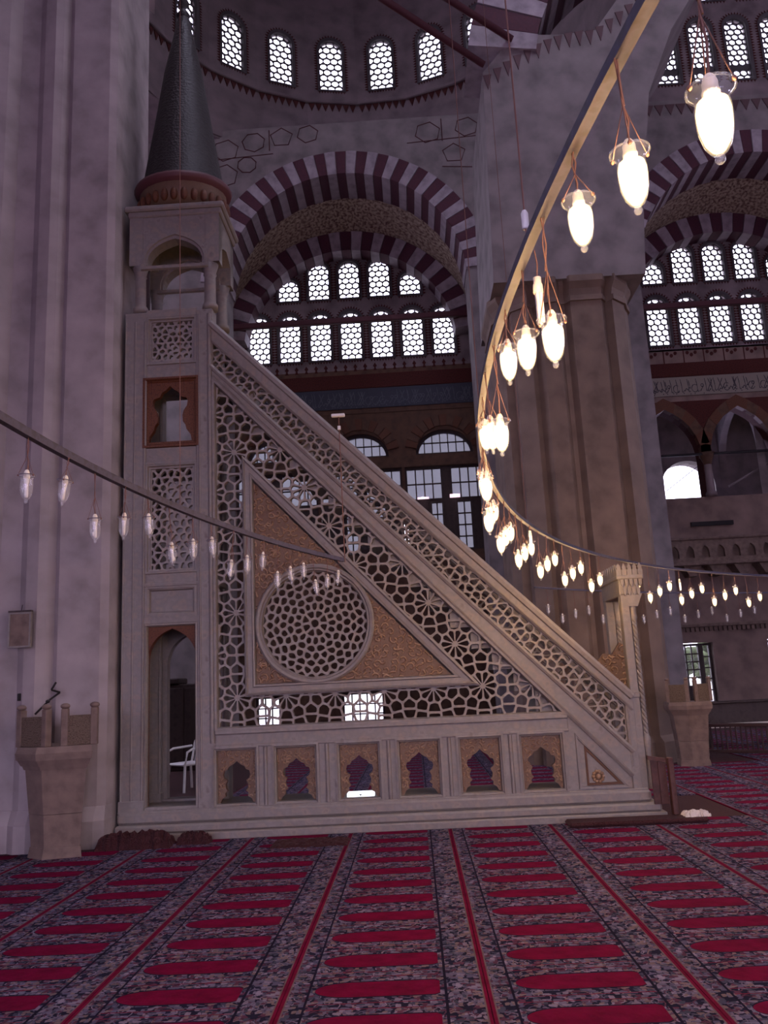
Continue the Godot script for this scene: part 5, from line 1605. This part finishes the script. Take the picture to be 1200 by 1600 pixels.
func make_things() -> void:
	make_lectern(Vector3(-3.73, 0.012, -9.0 + 0.02), Vector3(0.98, 1.0, 0.98), 0.0, M.sandstone, "tapered stone lectern with two carved side panels at the foot of the left pier")
	make_lectern(Vector3(4.42, 0.012, -14.15), Vector3(0.78, 0.92, 0.78), -0.1, M.sandstone, "smaller stone lectern standing before the brown pier at the right")
	# notice on the left pier
	var o := thing("notice_board", "small framed notice hanging on the left pier", "notice", Vector3(-4.30, 2.14, -9.06))
	var mb := MB.new(); mb.box(Vector3(-0.11, 0.015, -0.005), Vector3(0.11, 0.37, 0.01)); obj("notice_sheet", mb, M.sandstone, o)
	mb = MB.new(); mb.moulding(rect(-0.125, 0, 0.125, 0.385), [V(0, -0.02), V(0, 0.025), V(0.018, 0.025), V(0.02, 0.005)], 0); obj("frame", mb, M.marble, o)
	mb = MB.new(); mb.box(Vector3(-0.13, 0.385, -0.02), Vector3(0.13, 0.405, 0.03), 0.004); obj("top_ledge", mb, M.dark_wood, o)
	mb = MB.new(); mb.tube(PackedVector3Array([Vector3(0, 0.40, -0.01), Vector3(0, 0.47, -0.03)]), 0.004, 5); obj("hook", mb, M.iron, o)
	mb = MB.new(); mb.box(Vector3(-4.345, 1.57, -9.22), Vector3(-4.318, 1.65, -9.14), 0.004)
	tag(obj("wall_switch", mb, M.iron), "small dark switch on the left pier above the lectern", "switch")
	mb = MB.new()
	mb.tube(PackedVector3Array([Vector3(-4.10, 1.42, -9.05), Vector3(-3.97, 1.57, -9.12), Vector3(-3.88, 1.64, -9.16)]), 0.012, 6)
	mb.tube(PackedVector3Array([Vector3(-3.95, 1.67, -9.1), Vector3(-3.88, 1.64, -9.16)]), 0.012, 6); mb.tube(PackedVector3Array([Vector3(-3.95, 1.67, -9.1), Vector3(-3.91, 1.75, -9.12)]), 0.012, 6)
	mb.ball(Vector3(-3.99, 1.55, -9.11), Vector3(0.025, 0.02, 0.02), 8)
	tag(obj("wall_bracket", mb, M.iron), "bent dark metal arm sticking out above the left lectern", "bracket")
	# folded rugs
	heap("folded_rug", Vector3(-3.02, 0.012, -9.12), Vector3(0.78, 0.17, 0.30), 3, M.rug_dark, "rumpled dark red rug heaped at the left foot of the pulpit", "rug")
	heap("folded_rug", Vector3(-2.42, 0.012, -9.22), Vector3(0.34, 0.12, 0.18), 8, M.rug_dark, "smaller dark rug fold lying against the plinth beside the rug heap", "rug")
	heap("folded_rug", Vector3(-1.15, 0.012, -8.92), Vector3(0.78, 0.035, 0.40), 12, M.rug_dark, "flat dark red rug edge turned up before the third arch", "rug")
	mb = MB.new()
	mb.box(Vector3(1.50, 0.012, -9.36), Vector3(2.92, 0.062, -9.06), 0.02)
	tag(obj("rolled_runner", mb, M.rug_dark), "dark patterned runner folded along the plinth at the stair foot", "rug")
	heap("white_bundle", Vector3(2.84, 0.06, -9.22), Vector3(0.26, 0.06, 0.18), 5, M.cloth_white, "small white bundle lying on the dark runner by the wooden barrier", "bundle")
	# wooden barrier at the stair foot
	o = thing("wooden_barrier", "reddish wooden barrier closing the foot of the pulpit stair", "barrier", Vector3(2.64, 0.064, -9.30))
	mb = MB.new(); mb.box(Vector3(-0.015, 0.0, -0.04), Vector3(0.045, 0.58, 0.03), 0.008); obj("post", mb, M.red_wood, o)
	mb = MB.new(); mb.prism(PackedVector2Array([V(-0.17, 0.10), V(-0.015, 0.10), V(-0.015, 0.52), V(-0.17, 0.55)]), -0.10, -0.075); obj("board", mb, M.red_wood, o)
	mb = MB.new(); mb.prism(PackedVector2Array([V(-0.20, 0.56), V(-0.01, 0.525), V(-0.01, 0.565), V(-0.20, 0.60)]), -0.11, -0.05); obj("top_rail", mb, M.red_wood, o)
	mb = MB.new(); mb.box(Vector3(-0.10, 0.10, -0.075), Vector3(-0.075, 0.535, -0.06)); obj("batten", mb, M.red_wood, o)
	# glowing box seen through the third arch
	mb = MB.new(); mb.box(Vector3(-0.84, 0.317, -9.94), Vector3(-0.53, 0.372, -9.78), 0.010)
	tag(obj("light_box", mb, M.lit_box), "low glowing white light box on the plinth behind the third arch", "light box")
	var l := OmniLight3D.new()
	l.name = "light_box_glow"; l.position = Vector3(-0.695, 0.345, -9.86); l.light_color = Color(0.92, 0.95, 1.0); l.light_energy = 0.04; l.light_size = 0.05
	l.omni_range = 30; l.omni_attenuation = 2.0; l.shadow_enabled = true
	add_child(l)
	mb = MB.new(); mb.prism(PackedVector2Array([V(-0.71, 0.352), V(-0.67, 0.357), V(-0.685, 0.332), V(-0.69, 0.346)]), -9.782, -9.772)
	tag(obj("small_label", mb, M.iron), "tiny dark mark on the front of the glowing white box", "mark")
	make_chair()
	# dark cupboard beyond the passage
	o = thing("dark_cupboard", "tall dark wooden cupboard seen through the passage door", "cupboard", Vector3(-4.95, 0, -17.6))
	mb = MB.new(); mb.box(Vector3(-0.45, 0, -0.3), Vector3(0.85, 1.72, 0.3), 0.02); obj("body", mb, M.dark_wood, o)
	mb = MB.new(); mb.box(Vector3(-0.5, 1.72, -0.34), Vector3(0.1, 1.84, 0.34), 0.02); obj("cornice", mb, M.dark_wood, o)
	for k in 2:
		mb = MB.new(); mb.box(Vector3(-0.40 + k * 0.62, 0.1, 0.3), Vector3(0.18 + k * 0.62, 1.64, 0.325), 0.01); obj("door", mb, M.dark_wood, o)
	make_rail()
	# yard and trees outside the far windows
	mb = MB.new(); mb.box(Vector3(-30, -0.4, -70), Vector3(40, -0.1, -28.6))
	struct(obj("courtyard", mb, M.paving), "pale paved courtyard outside the far windows", "ground")
	for k in 5:
		var t := thing("garden_tree", "%s leafy tree from the left outside the far floor windows" % ordinal(k + 1), "tree", Vector3(4.5 + k * 3.1, -0.1, -36.0 - (k % 2) * 2.5))
		mb = MB.new(); mb.lathe([V(0.0, 0), V(0.2, 0), V(0.14, 1.0), V(0.1, 2.2), V(0, 2.3)], 8); obj("trunk", mb, M.dark_wood, t)
		var rng := RandomNumberGenerator.new(); rng.seed = 60 + k
		mb = MB.new()
		for j in 160:
			var d := Vector3(rng.randfn(), rng.randfn() * 0.8, rng.randfn()).normalized() * rng.randf_range(0.5, 1.25)
			mb.ball(Vector3(0, 1.75, 0) + d, Vector3.ONE * rng.randf_range(0.12, 0.25), 6)
		stuff(obj("crown", mb, M.leaf_green, t))

func heap(called: String, at: Vector3, size: Vector3, seed_at: int, material: Material, label: String, category: String) -> void:
	var f := FastNoiseLite.new()
	f.seed = seed_at; f.frequency = 0.9; f.fractal_octaves = 3
	var nx := 30; var nz := 16
	var pts := []
	for j in nz + 1:
		for i in nx + 1:
			var u := i * 2.0 / nx - 1.0; var w := j * 2.0 / nz - 1.0
			var e := maxf(0.0, 1.0 - pow(absf(u), 5.0)) * maxf(0.0, 1.0 - pow(absf(w), 5.0))
			var n := f.get_noise_2d(u * 3.0, w * 2.2)
			pts.append(Vector3(u * size.x / 2 + 0.02 * f.get_noise_2d(w * 9, 4), size.y * pow(e, 0.4) * clampf(0.68 + n * 0.8, 0.12, 1.0), w * size.z / 2 + size.z * 0.12 * f.get_noise_2d(u * 5, 9)))
	var mb := MB.new()
	for j in nz:
		for i in nx:
			var k := j * (nx + 1) + i
			mb.quad(pts[k + nx + 1], pts[k + nx + 2], pts[k + 1], pts[k])
	var lid := []
	for p in pts: lid.append(Vector3(p.x, 0, p.z))
	for i in nx:
		mb.quad(lid[nz * (nx + 1) + i], lid[nz * (nx + 1) + i + 1], pts[nz * (nx + 1) + i + 1], pts[nz * (nx + 1) + i])
	var o := obj(called, mb, material)
	o.position = at
	tag(o, label, category)

func make_chair() -> void:
	var o := thing("plastic_chair", "white plastic armchair seen through the passage door", "chair", Vector3(-3.78, 0, -14.0))
	o.rotation.y = -0.7
	var mb := MB.new(); mb.box(Vector3(-0.22, 0.40, -0.22), Vector3(0.22, 0.44, 0.24), 0.015); obj("seat", mb, M.white_plastic, o)
	for s in [-1, 1]:
		for t in [-1, 1]:
			mb = MB.new(); mb.tube(PackedVector3Array([Vector3(s * 0.25, 0, t * 0.25), Vector3(s * 0.21, 0.42, t * 0.2)]), 0.022, 6); obj("leg", mb, M.white_plastic, o)
		mb = MB.new(); mb.tube(PackedVector3Array([Vector3(s * 0.24, 0.42, 0.22), Vector3(s * 0.27, 0.62, 0.2), Vector3(s * 0.27, 0.66, 0.1), Vector3(s * 0.23, 0.68, -0.24)]), 0.02, 6); obj("armrest", mb, M.white_plastic, o)
	mb = MB.new(); mb.tube(PackedVector3Array([Vector3(-0.21, 0.42, -0.22), Vector3(-0.22, 0.75, -0.3), Vector3(-0.14, 0.87, -0.33), Vector3(0.14, 0.87, -0.33), Vector3(0.22, 0.75, -0.3), Vector3(0.21, 0.42, -0.22)]), 0.022, 6)
	for k in 4: mb.tube(PackedVector3Array([Vector3(-0.12 + k * 0.08, 0.44, -0.22), Vector3(-0.12 + k * 0.08, 0.86, -0.32)]), 0.014, 6)
	obj("backrest", mb, M.white_plastic, o)

func make_rail() -> void:
	var o := thing("wooden_railing", "low dark wooden railing of turned balusters at the right edge", "railing", Vector3(5.05, 0.012, -15.3))
	o.rotation.y = -0.62
	var mb := MB.new(); mb.box(Vector3(-0.05, 0.06, -0.03), Vector3(2.2, 0.12, 0.03), 0.008); obj("bottom_rail", mb, M.dark_red_wood, o)
	mb = MB.new(); mb.box(Vector3(-0.08, 0.50, -0.04), Vector3(2.2, 0.56, 0.04), 0.012); obj("top_rail", mb, M.dark_red_wood, o)
	mb = MB.new(); mb.lathe([V(0, 0.1), V(0.014, 0.1), V(0.02, 0.2), V(0.012, 0.26), V(0.02, 0.36), V(0.012, 0.5), V(0, 0.5)], 8)
	var bm := mb.mesh()
	for k in 26:
		var b := obj("baluster", bm, M.dark_red_wood, o)
		b.position.x = k * 0.084
	for x in [-0.03, 2.0]:
		mb = MB.new(); mb.box(Vector3(x - 0.04, 0, -0.04), Vector3(x + 0.04, 0.6, 0.04), 0.01); obj("post", mb, M.dark_red_wood, o)
	o = thing("dark_bench", "long dark wooden bench back standing behind the railing at the right", "bench", Vector3(6.4, 0.012, -17.2))
	mb = MB.new(); mb.box(Vector3(-0.8, 0.42, -0.03), Vector3(2.4, 0.80, 0.03), 0.01); obj("backrest", mb, M.dark_wood, o)
	mb = MB.new(); mb.box(Vector3(-0.8, 0.36, 0.0), Vector3(2.4, 0.42, 0.42), 0.01); obj("seat", mb, M.cloth_white, o)
	mb = MB.new(); mb.box(Vector3(-0.84, 0.80, -0.06), Vector3(2.44, 0.85, 0.06), 0.01); obj("top_rail", mb, M.dark_wood, o)
	for x in [-0.78, 0.8, 2.34]:
		mb = MB.new(); mb.box(Vector3(x - 0.04, 0, -0.04), Vector3(x + 0.04, 0.5, 0.42), 0.01); obj("leg", mb, M.dark_wood, o)
